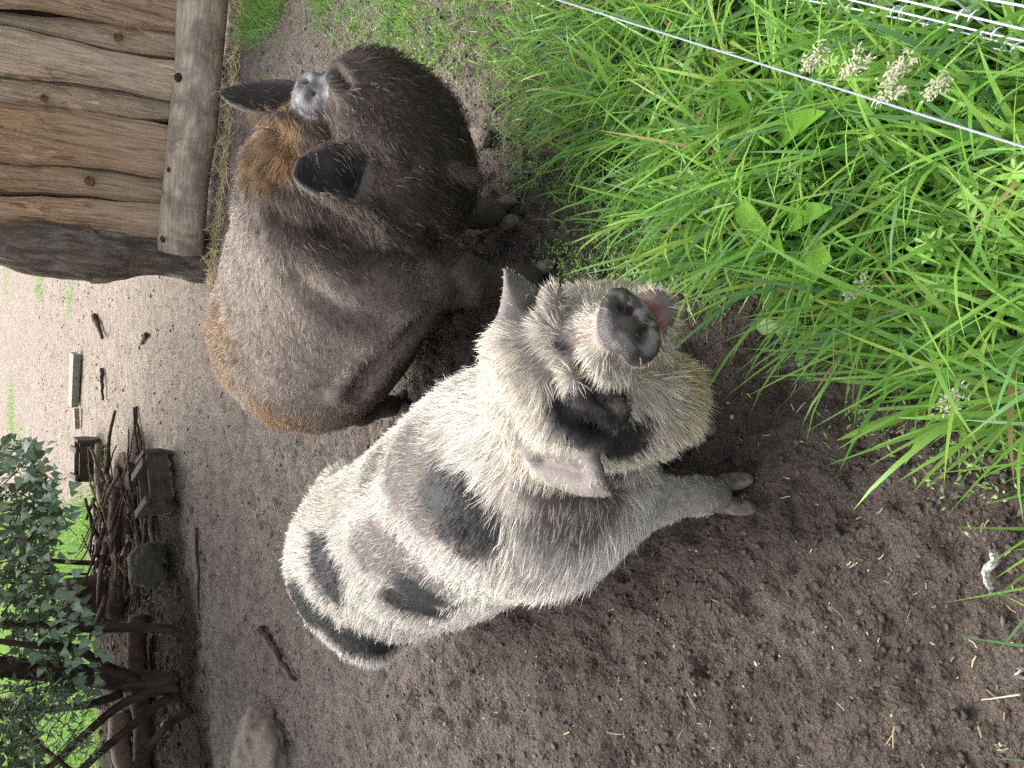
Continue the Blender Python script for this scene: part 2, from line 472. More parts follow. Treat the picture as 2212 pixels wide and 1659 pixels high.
# sill log
def noisy_tube(pts, rad, seg, amp, fs, stretch, seed):
    mb = MB().tube(pts, rad, seg); V = np.array(mb.v)
    pc = np.array([list(p) for p in pts]); n = len(pts)
    for i in range(n):
        sl = slice(i * seg, (i + 1) * seg); d = V[sl] - pc[i]
        ax_ = unit(np.array(pts[min(i + 1, n - 1)]) - np.array(pts[max(i - 1, 0)]))
        q = V[sl] - np.outer(V[sl] @ ax_, ax_) * (1 - 1 / stretch)
        V[sl] = pc[i] + d * (1 + amp * fbm(q, fs, 3, seed) + amp * .5 * fbm(V[sl], fs * .25, 2, seed + 2))[:, None]
    mb.v = [tuple(v) for v in V]; return mb
s0, _ = wall_sz(380, 542, .16)
lp = [WE * s + WN * (.15 + .008 * math.sin(s * 3)) + Vector((0, 0, .165 + .006 * math.sin(s * 5))) for s in np.linspace(s0, s0 + 2.6, 40)]
lg = noisy_tube(lp, [.128 + .004 * math.sin(i * .7) for i in range(40)], 28, .02, 12, 1, 5).build('sill_log', None, shelter, True)
k = NT('sill_wood'); v = k.coord(); mp = k.n('ShaderNodeMapping'); mp.inputs['Rotation'].default_value = (0, 0, -math.atan2(WE.y, WE.x)); k.l(v, mp.inputs[0])
mp2 = k.n('ShaderNodeMapping'); mp2.inputs['Scale'].default_value = (.09, 1, 1); k.l(mp.outputs[0], mp2.inputs[0])
f1 = k.noise(mp2.outputs[0], 75, 5, .65); f2 = k.noise(mp.outputs[0], 5.5, 5, .65, .8)
col = k.ramp(f1, [(.3, (.22, .175, .13)), (.6, (.50, .42, .33))]); col = k.mix(k.ramp(f2, [(.42, (0, 0, 0)), (.62, (.85, .85, .85))]), col, (.17, .135, .10))
lg.data.materials.append(k.set(col, .8, k.bump(f1, .5, .006), .10))
for (x, y, r) in ((388, 168, .022), (360, 368, .016), (350, 520, .022), (396, 372, .010)):
    s_, z_ = wall_sz(x, y, .27); zc = min(max((z_ - .165) / .128, -.9), .9)
    p = WE * s_ + WN * (.15 + .124 * math.sqrt(1 - zc * zc)) + Vector((0, 0, .165 + .128 * zc)); n_ = (WN * math.sqrt(1 - zc * zc) + Vector((0, 0, zc)))
    MB().tube([p - n_ * .01, p + n_ * .005, p + n_ * .007], [r * 1.3, r, r * .5], 12).build('knot', M['dark_bark'], shelter, True)
for (x, y, r) in ((255, 80, .020), (95, 212, .018), (194, 392, .024), (337, 303, .016), (60, 120, .012), (150, 300, .013)):
    s_, z_ = wall_sz(x, y, .055)
    p = WE * s_ + WN * .055 + Vector((0, 0, z_))
    kn = MB().tube([p - WN * .06, p + WN * .028, p + WN * .031], [r, r, r * .55], 12); kn.build('knot', M['knot'], shelter, True)
# corner post with its bark on
pb = [Vector(at_Y(x, y, 5.06)) - W0 for x, y in ((432, 556), (380, 552), (300, 545), (200, 545), (100, 530), (0, 515), (-120, 500), (-260, 485))]
pb[0].z = -.05
fine = []
for i in range(len(pb) - 1):
    for q in range(9): fine.append(pb[i].lerp(pb[i + 1], q / 9))
rad = [.135 + .012 * math.sin(i * .35) + .045 * math.exp(-((i - 30) / 6) ** 2) for i in range(len(fine))]
noisy_tube(fine, rad, 64, .26, 22, 6, 8).build('corner_post', M['bark'], shelter, True)
# straw swept against the log
g = np.random.default_rng(71); n = 1700
sv = g.uniform(-.15, 2.3, n); ov_ = .25 + np.abs(g.normal(0, .05, n))
P = np.array([[W0.x + WE.x * s + WN.x * o, W0.y + WE.y * s + WN.y * o] for s, o in zip(sv, ov_)])
straws("straw_litter", P, g.uniform(.03, .13, n), g.uniform(.002, .005, n), 'yellow straw swept along the foot of the shelter log', 72, .006, .35, np.array([.62, .50, .28]) * g.uniform(.5, 1.2, (n, 1)))
# ------------------------------------------------------------------ animals: one continuous surface grown from smoothly merged volumes
class Body:
    def __init__(self, base, rz, lo, hi, h):
        self.base = np.array(base, dtype=float); self.rz = rz
        c, s = math.cos(rz), math.sin(rz)
        self.R = np.array([[c, -s, 0], [s, c, 0], [0, 0, 1.0]])
        self.lo = np.array(lo); self.h = h
        self.n = np.ceil((np.array(hi) - self.lo) / h).astype(int) + 1
        self.F = np.full(self.n, 0.5, dtype=np.float32)
        self.ax = [(self.lo[i] + h * np.arange(self.n[i])).astype(np.float32) for i in range(3)]
    def loc(self, p): return (np.asarray(p, dtype=float) - self.base) @ self.R
    def vec(self, v): return np.asarray(v, dtype=float) @ self.R
    def wor(self, p): return np.asarray(p) @ self.R.T + self.base
    def _op(self, fn, lo, hi, k, cut=False):
        a = np.maximum(np.floor((lo - self.lo) / self.h).astype(int), 0)
        b = np.minimum(np.ceil((hi - self.lo) / self.h).astype(int) + 1, self.n)
        if (b <= a).any(): return
        sl = tuple(slice(a[i], b[i]) for i in range(3))
        X, Y, Z = np.meshgrid(*[self.ax[i][sl[i]] for i in range(3)], indexing='ij')
        d = fn(X, Y, Z); f = self.F[sl]
        if cut:
            hh = np.clip(.5 - .5 * (f + d) / k, 0, 1)
            self.F[sl] = f * (1 - hh) - d * hh + k * hh * (1 - hh)
        else:
            hh = np.clip(.5 + .5 * (f - d) / k, 0, 1)
            self.F[sl] = f * (1 - hh) + d * hh - k * hh * (1 - hh)
    def cone(self, a, b, ra, rb, k=.04, cut=False):
        a, b = self.loc(a), self.loc(b); ab = b - a; L2 = max(ab @ ab, 1e-9); r = max(ra, rb) + k + .03
        def fn(X, Y, Z):
            t = np.clip(((X - a[0]) * ab[0] + (Y - a[1]) * ab[1] + (Z - a[2]) * ab[2]) / L2, 0, 1)
            return np.sqrt((X - a[0] - t * ab[0]) ** 2 + (Y - a[1] - t * ab[1]) ** 2 + (Z - a[2] - t * ab[2]) ** 2) - (ra + (rb - ra) * t)
        self._op(fn, np.minimum(a, b) - r, np.maximum(a, b) + r, k, cut)
    def chain(self, pts, rad, k=.04, cut=False):
        for i in range(len(pts) - 1): self.cone(pts[i], pts[i + 1], rad[i], rad[i + 1], k, cut)
    def ell(self, c, r, axes=None, k=.04, cut=False):
        c = self.loc(c); r = np.asarray(r, dtype=float)
        A = np.eye(3) if axes is None else np.array([self.vec(v) for v in axes])
        m = r.max() + k + .03
        def fn(X, Y, Z):
            P = [(X - c[0]) * A[i, 0] + (Y - c[1]) * A[i, 1] + (Z - c[2]) * A[i, 2] for i in range(3)]
            k0 = np.sqrt(sum((P[i] / r[i]) ** 2 for i in range(3))); k1 = np.sqrt(sum((P[i] / r[i] ** 2) ** 2 for i in range(3)))
            return k0 * (k0 - 1) / np.maximum(k1, 1e-6)
        self._op(fn, c - m, c + m, k, cut)
    def ear(self, base, tip, nrm, width, cup=4.0, bend=0.0, th=.007, k=.02, blunt=.8, pw=2.2):
        """thin cupped leaf; nrm: the side the hollow faces"""
        B, T = self.loc(base), self.loc(tip); X0 = T - B; L = np.linalg.norm(X0); X0 /= L
        N = self.vec(nrm); N = N - X0 * (N @ X0); N /= np.linalg.norm(N); Y0 = np.cross(N, X0)
        m = L + .06; c = (B + T) / 2
        self.ears = getattr(self, 'ears', []) + [(B, X0, Y0, N, L, width, pw, blunt)]
        def fn(X, Y, Z):
            P = [X - B[0], Y - B[1], Z - B[2]]
            x, y, z = [P[0] * v[0] + P[1] * v[1] + P[2] * v[2] for v in (X0, Y0, N)]
            t = np.clip(x / L, -.2, 1)
            hw = width * np.clip(1 - np.clip(t, 0, 1) ** pw, 0, 1) ** blunt * (1 - .15 * (1 - np.clip(t * 3, 0, 1)))
            zs = cup * y * y * (1 - .35 * np.clip(t, 0, 1)) + bend * np.clip(x, 0, L) ** 2
            d1 = np.abs(z - zs) / np.sqrt(1 + (2 * cup * y) ** 2) - th * (1.25 - .45 * np.clip(t, 0, 1))
            d2 = (np.abs(y) - hw) * .8
            d3 = np.maximum(x - L, -x - .03)
            return np.maximum(np.maximum(d1, d2), d3) + .0
        self._op(fn, c - m * .75, c + m * .75, k)
    def ear_side(self, P, n):
        """inner face and rim of the ears"""
        inn, rim = np.zeros(len(P)), np.zeros(len(P))
        for B, X0, Y0, N, L, width, pw, blunt in self.ears:
            q = P - B; x, y, z = q @ X0, q @ Y0, q @ N; t = np.clip(x / L, 0, 1)
            hw = np.maximum(width * (1 - t ** pw) ** blunt, .004)
            on = (x > .15 * L) & (x < L * 1.06) & (np.abs(y) < hw + .02) & (np.abs(z) < .09)
            inn = np.where(on & ((n @ N) > .05), 1.0, inn)
            rim = np.where(on, np.maximum(rim, np.maximum(sstep(.72, .95, np.abs(y) / hw), sstep(.9, 1.0, x / L))), rim)
        return inn, rim
    def mesh(self, name, bumps=0.0, smooth_it=2):
        F, h = self.F, self.h
        S = F < 0
        nx, ny, nz = self.n
        cs = np.zeros((nx - 1, ny - 1, nz - 1), dtype=np.int8)
        for a in (0, 1):
            for b in (0, 1):
                for c in (0, 1):
                    cs += S[a:nx - 1 + a, b:ny - 1 + b, c:nz - 1 + c]
        act = np.argwhere((cs > 0) & (cs < 8))
        idx = np.full(cs.shape, -1, dtype=np.int32)
        idx[tuple(act.T)] = np.arange(len(act))
        acc = np.zeros((len(act), 3)); cnt = np.zeros(len(act))
        corners = [(a, b, c) for a in (0, 1) for b in (0, 1) for c in (0, 1)]
        for u in corners:
            for ax in range(3):
                if u[ax] == 0:
                    v = list(u); v[ax] = 1
                    fu = F[tuple((act + u).T)]; fv = F[tuple((act + v).T)]
                    cr = (fu < 0) != (fv < 0)
                    t = np.where(cr, fu / np.where(cr, fu - fv, 1), 0)
                    p = np.repeat(np.array([u], dtype=float), len(act), 0); p[:, ax] = t
                    acc += p * cr[:, None]; cnt += cr
        V = (act + acc / cnt[:, None]) * h + self.lo
        quads = []
        for ax in range(3):
            o1, o2 = [i for i in range(3) if i != ax]
            sa = [slice(None)] * 3; sb = [slice(None)] * 3
            sa[ax] = slice(0, -1); sb[ax] = slice(1, None)
            ed = np.argwhere(S[tuple(sa)] != S[tuple(sb)])
            ed = ed[(ed[:, o1] > 0) & (ed[:, o2] > 0) & (ed[:, o1] < self.n[o1] - 1) & (ed[:, o2] < self.n[o2] - 1)]
            q = []
            for d1, d2 in ((0, 0), (1, 0), (1, 1), (0, 1)):
                e = ed.copy(); e[:, o1] -= d1; e[:, o2] -= d2
                q.append(idx[tuple(e.T)])
            q = np.column_stack(q)
            flip = S[tuple(ed.T)]
            if ax == 1: flip = ~flip
            q[~flip] = q[~flip][:, ::-1]
            quads.append(q)
        Q = np.concatenate(quads); Q = Q[(Q >= 0).all(1)]
        # a little smoothing
        for it in range(smooth_it):
            s = np.zeros_like(V); c = np.zeros(len(V))
            for a in range(4):
                b = (a + 1) % 4
                np.add.at(s, Q[:, a], V[Q[:, b]]); np.add.at(c, Q[:, a], 1)
                np.add.at(s, Q[:, b], V[Q[:, a]]); np.add.at(c, Q[:, b], 1)
            V = V * .5 + .5 * s / np.maximum(c, 1)[:, None]
        N = normals(V, Q)
        if callable(bumps): V = V + N * bumps(V)[:, None]
        self.V, self.Q, self.N = V, Q, normals(V, Q)
        self.bvh = BVHTree.FromPolygons([tuple(v) for v in self.wor(V)], [tuple(q) for q in Q])
    def crease(self, lines, w, depth):
        """skin folds: press a furrow along each line and swell its banks"""
        W = self.wor(self.V); mv = np.zeros(len(W))
        for ln in lines:
            w, depth = ln[0] if len(ln[0]) == 2 and isinstance(ln[0][0], float) else (w, depth)
            ln = [q for q in ln if not isinstance(q[0], float)]
            pts = [h for h in (self.hit(x, y) for x, y in ln) if h is not None]
            d = np.full(len(W), 9.0)
            for a, b in zip(pts[:-1], pts[1:]):
                ab = b - a; L2 = max(ab @ ab, 1e-9)
                t = np.clip((W - a) @ ab / L2, 0, 1); d = np.minimum(d, np.linalg.norm(W - a - t[:, None] * ab, axis=1))
            mv += -depth * np.exp(-(d / w) ** 2) + .55 * depth * np.exp(-((d - 2.6 * w) / (1.5 * w)) ** 2)
        self.V = self.V + self.N * mv[:, None]; self.N = normals(self.V, self.Q)
    def finish(self, name): return np_mesh(name, self.V, quads=self.Q)
    def hit(self, x, y):
        """where the line of sight through a picture point meets the animal"""
        d = ray(x, y).normalized()
        p = self.bvh.ray_cast(Vector((0, 0, CAM_H)), d)[0]
        return None if p is None else np.array(p)

def normals(V, Q):
    a = V[Q[:, 2]] - V[Q[:, 0]]; b = V[Q[:, 3]] - V[Q[:, 1]]
    fn = np.cross(a, b); N = np.zeros_like(V)
    for k in range(4): np.add.at(N, Q[:, k], fn)
    return N / np.maximum(np.linalg.norm(N, axis=1), 1e-12)[:, None]

def grow_hair(name, bd, parent, count, density, length, colour, flow, seed=1, width=.0008, lift=.5, droop=.25, curl=.15, clump=.35, lock=.85):
    """every bristle a tapering ribbon rooted in the skin (local coordinates of the body)"""
    g = np.random.default_rng(seed)
    V, Q, N = bd.V, bd.Q, bd.N
    c = V[Q].mean(1)
    area = np.linalg.norm(np.cross(V[Q[:, 2]] - V[Q[:, 0]], V[Q[:, 3]] - V[Q[:, 1]]), axis=1) * .5
    w = area * density(c, N[Q].mean(1)); w = np.maximum(w, 0)
    f = g.choice(len(Q), size=count, p=w / w.sum())
    a, b = g.random((2, count, 1))
    q = Q[f]
    P = (V[q[:, 0]] * (1 - a) + V[q[:, 1]] * a) * (1 - b) + (V[q[:, 3]] * (1 - a) + V[q[:, 2]] * a) * b
    n = unit((N[q[:, 0]] * (1 - a) + N[q[:, 1]] * a) * (1 - b) + (N[q[:, 3]] * (1 - a) + N[q[:, 2]] * a) * b)
    P = P - n * .001
    fl = flow(P, n); fl = unit(fl - n * (fl * n).sum(1, keepdims=True))
    # locks: neighbouring hairs lean the same way
    lk = np.column_stack([vnoise(P, 38, s) for s in (1, 2, 3)]) * clump + np.column_stack([vnoise(P, 9, s) for s in (4, 5, 6)]) * clump
    fl = unit(fl + lk + g.normal(0, .16, (count, 3)))
    L = length(P, n) * g.uniform(.6, 1.25, count)
    lf = lift * g.uniform(.5, 1.5, (count, 1))
    d0 = unit(fl + n * lf * 1.6); d1 = unit(fl + n * lf * .5 + np.array([0, 0, -droop])); d2 = unit(fl - n * .05 + np.array([0, 0, -droop * 2]) + g.normal(0, curl, (count, 3)))
    # keep tips off the skin
    d2 = d2 - n * np.minimum((d2 * n).sum(1, keepdims=True) - .04, 0)
    kd = KDTree(count // 9)
    for i in range(count // 9): kd.insert(P[i], i)
    kd.balance()
    gi = np.array([kd.find(p)[1] for p in P])
    p0 = P; p1 = P + d0 * L[:, None] * .3; p2 = p1 + d1 * L[:, None] * .35; p3 = p2 + d2 * L[:, None] * .35
    pull = g.uniform(.25, .95, (count, 1)) * lock
    near = (np.linalg.norm(P - P[gi], axis=1) < .02)[:, None]
    sc = (L / L[gi])[:, None]
    t1, t2, t3 = [(q[gi] - P[gi]) * sc + P[gi] for q in (p1, p2, p3)]
    p1 = p1 + (t1 - p1) * pull * .25 * near; p2 = p2 + (t2 - p2) * pull * .6 * near; p3 = p3 + (t3 - p3) * pull * near
    side = unit(np.cross(d1, unit(g.normal(0, 1, (count, 3)))))
    wd = (width * g.uniform(.6, 1.3, count) * np.clip(L / .03, .6, 1.2))[:, None] * .5
    vs = np.stack([p0 - side * wd, p0 + side * wd, p1 - side * wd, p1 + side * wd, p2 - side * wd * .7, p2 + side * wd * .7, p3], 1).reshape(-1, 3)
    k = (np.arange(count) * 7)[:, None]
    quads = np.concatenate([k + np.array([[0, 1, 3, 2]]), k + np.array([[2, 3, 5, 4]])])
    tris = k + np.array([[4, 5, 6]])
    me = np_mesh(name, vs, quads=quads, tris=tris)
    col = colour(P, n) * g.uniform(.7, 1.2, (count, 1)) * g.uniform(.8, 1.12, count)[gi][:, None]
    set_col(me, np.repeat(col, 7, 0))
    return link(name, me, M['hair'], parent)

def skin_mat(name, rough=.6, bump=.5, spec=.3):
    k = NT(name); v = k.coord()
    n1 = k.noise(v, 60, 3, .6); n2 = k.noise(v, 420, 2, .6)
    col = k.mix(1.0, k.vcol(), k.ramp(n1, [(.3, (.72, .70, .68)), (.7, (1.1, 1.08, 1.05))]), 'MULTIPLY')
    vo = k.n('ShaderNodeTexVoronoi'); vo.inputs['Scale'].default_value = 260; vo.feature = 'DISTANCE_TO_EDGE'; k.l(v, vo.inputs['Vector'])
    b = k.bump(k.wsum((vo.outputs[0], .8), (n2, 1.0)), bump, .0018)
    return k.set(col, rough, b, spec)
M['skin'] = skin_mat('pig_skin')
M['dark_skin'] = skin_mat('dark_pig_skin', .65, .6, .15)
M['nose'] = skin_mat('pig_nose_skin', .42, .7, .4)
k = NT('eye'); M['eye'] = k.set((.008, .006, .005), .08, spec=.6)
k = NT('hoof'); v = k.coord(); nn = k.noise(v, 55, 5)
M['hoof'] = k.set(k.ramp(nn, [(.30, (.035, .028, .024)), (.5, (.10, .082, .068)), (.7, (.17, .142, .118))]), .75, k.bump(k.noise(v, 180), .4, .003))

def toe(mb, p, d, L, r, g):
    """one claw of a cloven hoof: blunt wedge lying on the ground along d"""
    d = np.array(d); s = np.cross(d, [0, 0, 1.0]); vs, fs = [], []
    prof = [(-.35, .75, .95), (0, 1.0, 1.15), (.4, 1.0, .95), (.75, .85, .65), (.95, .55, .35), (1.02, .2, .15)]
    seg = 10
    for t, w, hh in prof:
        for q in range(seg):
            an = 2 * math.pi * q / seg
            z = max(math.sin(an), -.55) + .55
            vs.append(np.array(p) + d * L * t + s * r * w * math.cos(an) + np.array([0, 0, 1]) * (z * r * hh * .95 + .001))
    n = len(prof)
    for i in range(n - 1):
        for q in range(seg):
            fs.append((i * seg + q, i * seg + (q + 1) % seg, (i + 1) * seg + (q + 1) % seg, (i + 1) * seg + q))
    fs.append(tuple(range(seg))[::-1]); fs.append(tuple((n - 1) * seg + q for q in range(seg)))
    mb.add(vs, fs)

def hooves(bd, root, foot, d, L=.055, r=.021, gap=.024, spread=.12):
    """two claws as one hoof part"""
    d = unit(np.array(d, dtype=float)); s = np.cross(d, [0, 0, 1.0])
    mb = MB()
    for q in (-1, 1):
        dd = unit(d + s * q * spread)
        p = np.array(foot) + s * q * gap
        toe(mb, bd.loc(p), bd.vec(dd), L, r, None)
    o = mb.build('hoof', M['hoof'], root, smooth=True)
    return o
def eyeball(bd, root, c, r):
    me = bpy.data.meshes.new('eye'); bm = bmesh.new()
    bmesh.ops.create_uvsphere(bm, u_segments=16, v_segments=10, radius=r); bm.to_mesh(me); bm.free()
    for p in me.polygons: p.use_smooth = True
    return link('eye', me, M['eye'], root, bd.loc(c))
class Frame:
    """head coordinates: forward, left, up from the middle of the nose disc"""
    def __init__(self, o, f, l):
        self.o = np.array(o, dtype=float); self.f = unit(np.array(f, dtype=float)); l = np.array(l, dtype=float)
        self.l = unit(l - self.f * (l @ self.f)); self.u = np.cross(self.f, self.l)
    def __call__(self, f, l, u): return self.o + self.f * f + self.l * l + self.u * u
    def d(self, f, l, u): return self.f * f + self.l * l + self.u * u
    def inv(self, p): q = p - self.o; return q @ self.f, q @ self.l, q @ self.u
    @property
    def axes(self): return (self.f, self.l, self.u)
# ------------------------------------------------------------------ the spotted pig in front
def spotted_pig():
    base = at_z(1000, 1080, .36); base.z = 0
    rump, sho = np.array(at_z(806, 1203, .33)), np.array(at_z(1105, 1030, .35))
    ax = unit(np.array([*(sho - rump)[:2], 0])); rz = math.atan2(ax[1], ax[0]); left = np.array([-ax[1], ax[0], 0])
    bd = Body(base, rz, (-.85, -.48, -.02), (1.05, .52, .92), .0052)
    Z = np.array([0, 0, 1.0])
    # trunk
    bd.ell(rump, (.28, .25, .255), (ax, left, Z))
    bd.ell(rump - ax * .09 - left * .09 - Z * .06, (.19, .15, .2), (ax, left, Z), .1)
    bd.ell(rump - ax * .09 + left * .09 - Z * .06, (.19, .15, .2), (ax, left, Z), .1)
    mid = rump * .5 + sho * .5
    bd.ell(mid - Z * .03, (.36, .27, .265), (ax, left, Z), .2)
    bd.ell(sho + Z * .015, (.30, .245, .26), (ax, left, Z), .2)
    bd.ell(sho + ax * .12 - left * .04 + Z * .02, (.21, .185, .20), (ax, left, Z), .12)
    # head
    H = Frame((.085, .765, .635), (.27, -.93, .25), (.9, .3, .34))
    bd.cone(sho + ax * .12 - left * .05 + Z * .05, H(-.30, -.03, -.03), .185, .115, .14)
    bd.ell(H(-.26, 0, .025), (.13, .108, .105), H.axes, .05)
    bd.ell(H(-.19, 0, -.015), (.11, .105, .10), H.axes, .05)
    for s in (-1, 1):
        pass
    bd.ell(H(-.20, .05, -.075), (.08, .058, .075), H.axes, .05)
    bd.ell(H(-.175, -.01, -.115), (.085, .07, .07), H.axes, .06)
    bd.ell(H(-.21, -.09, -.065), (.095, .06, .09), H.axes, .05)
    bd.ell(H(-.27, -.135, -.105), (.11, .07, .105), H.axes, .05)
    bd.ell(H(-.28, -.115, -.165), (.11, .08, .08), H.axes, .05)
    bd.cone(H(-.14, 0, -.01), H(-.022, 0, .0), .082, .047, .03)
    bd.ell(H(-.006, 0, .002), (.020, .055, .040), H.axes, .012)
    bd.cone(H(-.040, 0.006, -.082), H(-.2, 0, -.112), .034, .08, .03)
    bd.ell(H(-.022, .006, -.054), (.055, .036, .014), H.axes, .012, cut=True)
    ring = [H(.004, .048 * math.cos(q * .3927), .002 + .034 * math.sin(q * .3927)) for q in range(17)]
    bd.chain(ring, [.0075] * 17, .006)
    # brow folds with the eyes sunk below them
    bd.chain([H(-.155, -.115, .055), H(-.165, -.06, .105), H(-.16, .0, .108), H(-.165, .06, .105), H(-.155, .115, .055)], [.026, .036, .032, .036, .026], .025)
    for s in (-1, 1):
        bd.ell(H(-.128, s * .082, .055), (.018, .03, .014), H.axes, .02, cut=True)
        bd.chain([H(-.105, s * .10, .03), H(-.12, s * .06, .062), H(-.10, s * .03, .07)], [.022, .018, .016], .02)
        bd.ell(H(.012, s * .021, .003), (.026, .011, .013), H.axes, .009, cut=True)
    # ears
    eL0, eL1 = at_d(1160, 745, 1.27), at_d(1090, 575, 1.20)
    bd.ear(eL0, eL1, (.25, -.8, -.15), .064, 7.0, 0, .0060, .035, 1.0, 1.6)
    eR0, eR1 = at_d(1160, 930, 1.30), at_d(1300, 1080, 1.21)
    bd.ear(eR0, eR1, (.35, .25, -.9), .100, 3.0, .8, .006, .03, 1.0, 1.5)
    # legs
    fr = np.array(at_z(1572, 1066, 0)); fl = np.array(at_z(1500, 900, 0)); br = rump + left * -.16 - ax * .05; bl = rump + left * .16 - ax * .05
    toes = unit(np.array([.12, -1, 0]))
    for foot, top, s in ((fr, sho - left * .15 + ax * .1, -1), (fl, sho + left * .13 + ax * .1, 1)):
        ank = foot - toes * .02 + Z * .075
        knee = foot - toes * .06 + Z * .17
        bd.chain([top - Z * .02, knee, ank, foot - toes * .0 + Z * .04], [.115, .046, .034, .035], .035)
        bd.ell(foot - toes * .055 + Z * .06, (.02, .018, .02), k=.02)
    for hip in (br, bl):
        foot = hip.copy(); foot[2] = 0; foot = foot - ax * .02
        hock = foot - ax * .06 + Z * .17
        bd.chain([hip, foot + ax * .08 + Z * .26, hock, foot + Z * .06, foot + Z * .04], [.15, .10, .045, .036, .036], .04)
    # tail
    tb = rump - ax * .33 + Z * .10
    bd.chain([tb + ax * .05, tb - ax * .02 - Z * .03, tb - ax * .03 - Z * .14, tb - ax * .01 - left * .03 - Z * .22], [.03, .018, .012, .008], .02)
    def lumps(V):
        W = bd.wor(V); hf = H.inv(W)[0]
        return .007 * fbm(V, 9, 3, 2) * sstep(.05, .12, W[:, 2]) * sstep(-.06, -.2, hf) + .0035 * fbm(V, 60, 2, 8) * sstep(-.12, -.04, hf)
    bd.mesh('body', lumps)
    bd.crease([[(1262, 800), (1285, 850), (1330, 900)], [(1190, 740), (1235, 760), (1260, 800)], [(1330, 770), (1390, 800), (1440, 800)], [(1150, 1060), (1230, 1075), (1320, 1060), (1400, 1020)], [(1170, 1000), (1250, 1020)]], .011, .010)
    me = bd.finish('body')
    root = empty('pig', base, rz)
    tag(root, 'white and black spotted hairy pig in front lifting its wet grey snout', 'pig')
    # markings
    px2 = lambda pts: [(bd.hit(x, y), r) for x, y, r in pts]
    black = px2([(1232, 885, .034), (1262, 892, .045), (1300, 912, .052), (1335, 942, .05), (1352, 965, .036), (1240, 742, .018),
                 (945, 1065, .06), (985, 1110, .075), (1015, 1145, .07), (900, 1285, .075), (925, 1320, .055), (870, 1300, .06),
                 (690, 1200, .065), (705, 1245, .07), (650, 1310, .08), (690, 1340, .07), (780, 1385, .08), (830, 1388, .07), (740, 1380, .06)])
    bare = px2([(815, 985, .10), (860, 1010, .11), (905, 1040, .10), (905, 1090, .08), (820, 1195, .10), (870, 1240, .12), (900, 1270, .09), (780, 1190, .06), (1250, 1110, .10), (1300, 1080, .07)])
    def spot(W, L):
        nz = fbm(W, 22, 3, 9) * .3
        out = np.zeros(len(W))
        for c, r in L:
            if c is None: continue
            dd = np.linalg.norm(W - c, axis=1) / r
            out = np.maximum(out, sstep(1.45, .65, dd + nz * 1.3))
        return out
    def regions(P):
        W = bd.wor(P); f, l, u = H.inv(W)
        rad = np.sqrt(l ** 2 + u ** 2)
        disc = sstep(-.020, -.008, f) * (rad < .068) * (u > -.050)
        muz = sstep(-.14, -.05, f) * (rad < .11)
        head = sstep(-.42, -.30, f)
        mouth = np.exp(-((f + .035) / .04) ** 2 - ((u + .052) / .016) ** 2 - (l / .045) ** 2)
        return W, f, l, u, disc, muz, head, mouth
    def earness(W):
        d = np.full(len(W), 1.0)
        for a, b in ((eL0, eL1), (eR0, eR1)):
            a, b = np.array(a), np.array(b); ab = b - a
            t = np.clip((W - a) @ ab / (ab @ ab), .25, 1.05); d = np.minimum(d, np.linalg.norm(W - a - t[:, None] * ab, axis=1))
        return sstep(.085, .055, d)
    W, f, l, u, disc, muz, head, mouth = regions(bd.V)
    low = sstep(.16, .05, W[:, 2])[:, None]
    er = earness(W)[:, None]
    bk, br_ = spot(W, black)[:, None], spot(W, bare)[:, None]
    col = np.array([.33, .295, .27]) + 0 * W
    col = col * (1 - br_) + np.array([.085, .068, .062]) * br_
    col = col * (1 - bk) + np.array([.010, .010, .012]) * bk
    col = col * (1 - er) + np.array([.15, .130, .122]) * er
    inn, rim = bd.ear_side(bd.V, bd.N); inn = inn[:, None]
    col = col * (1 - inn * .6) + np.array([.075, .068, .07]) * inn * .6
    mz = muz[:, None]
    col = col * (1 - mz * .6) + np.array([.20, .165, .145]) * mz * .6
    lip = np.exp(-((f + .03) / .05) ** 2 - ((u + .075) / .03) ** 2 - (l / .06) ** 2)[:, None]
    col = col * (1 - lip * .85) + np.array([.035, .028, .026]) * lip * .85
    mo = np.clip(mouth * 1.3, 0, 1)[:, None]
    col = col * (1 - mo) + np.array([.36, .15, .13]) * mo
    # dark wet disc with paler worn patches and dark rims
    worn = sstep(-.05, .25, fbm(W, 60, 3, 3))[:, None]
    dc = np.array([.040, .034, .032]) * (1 - worn) + np.array([.18, .17, .172]) * worn
    edge = sstep(.75, 1.0, np.sqrt((l / .055) ** 2 + ((u - .002) / .041) ** 2))[:, None]
    dc = dc * (1 - edge * .7) + np.array([.03, .027, .027]) * edge * .7
    ds = disc[:, None]
    col = col * (1 - ds) + dc * ds
    for s in (-1, 1):
        nh = np.exp(-((l - s * .021) / .011) ** 2 - ((u - .003) / .012) ** 2)[:, None] * sstep(.008, -.006, f)[:, None] * ds
        col = col * (1 - nh) + np.array([.16, .085, .075]) * nh
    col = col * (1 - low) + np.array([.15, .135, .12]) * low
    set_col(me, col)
    body = link('body', me, M['skin'], root)
    me.materials.append(M['nose'])
    qd = disc[bd.Q].mean(1) > .5
    me.polygons.foreach_set('material_index', qd.astype(np.int32))
    for s in (-1, 1): eyeball(bd, root, H(-.142, s * .083, .052), .016)
    hooves(bd, root, fr, toes, L=.072, r=.021, gap=.024)
    hooves(bd, root, fl, toes, L=.062, r=.022, gap=.025)
    for hip in (br, bl):
        p = hip.copy(); p[2] = 0; hooves(bd, root, p - ax * .01, ax)
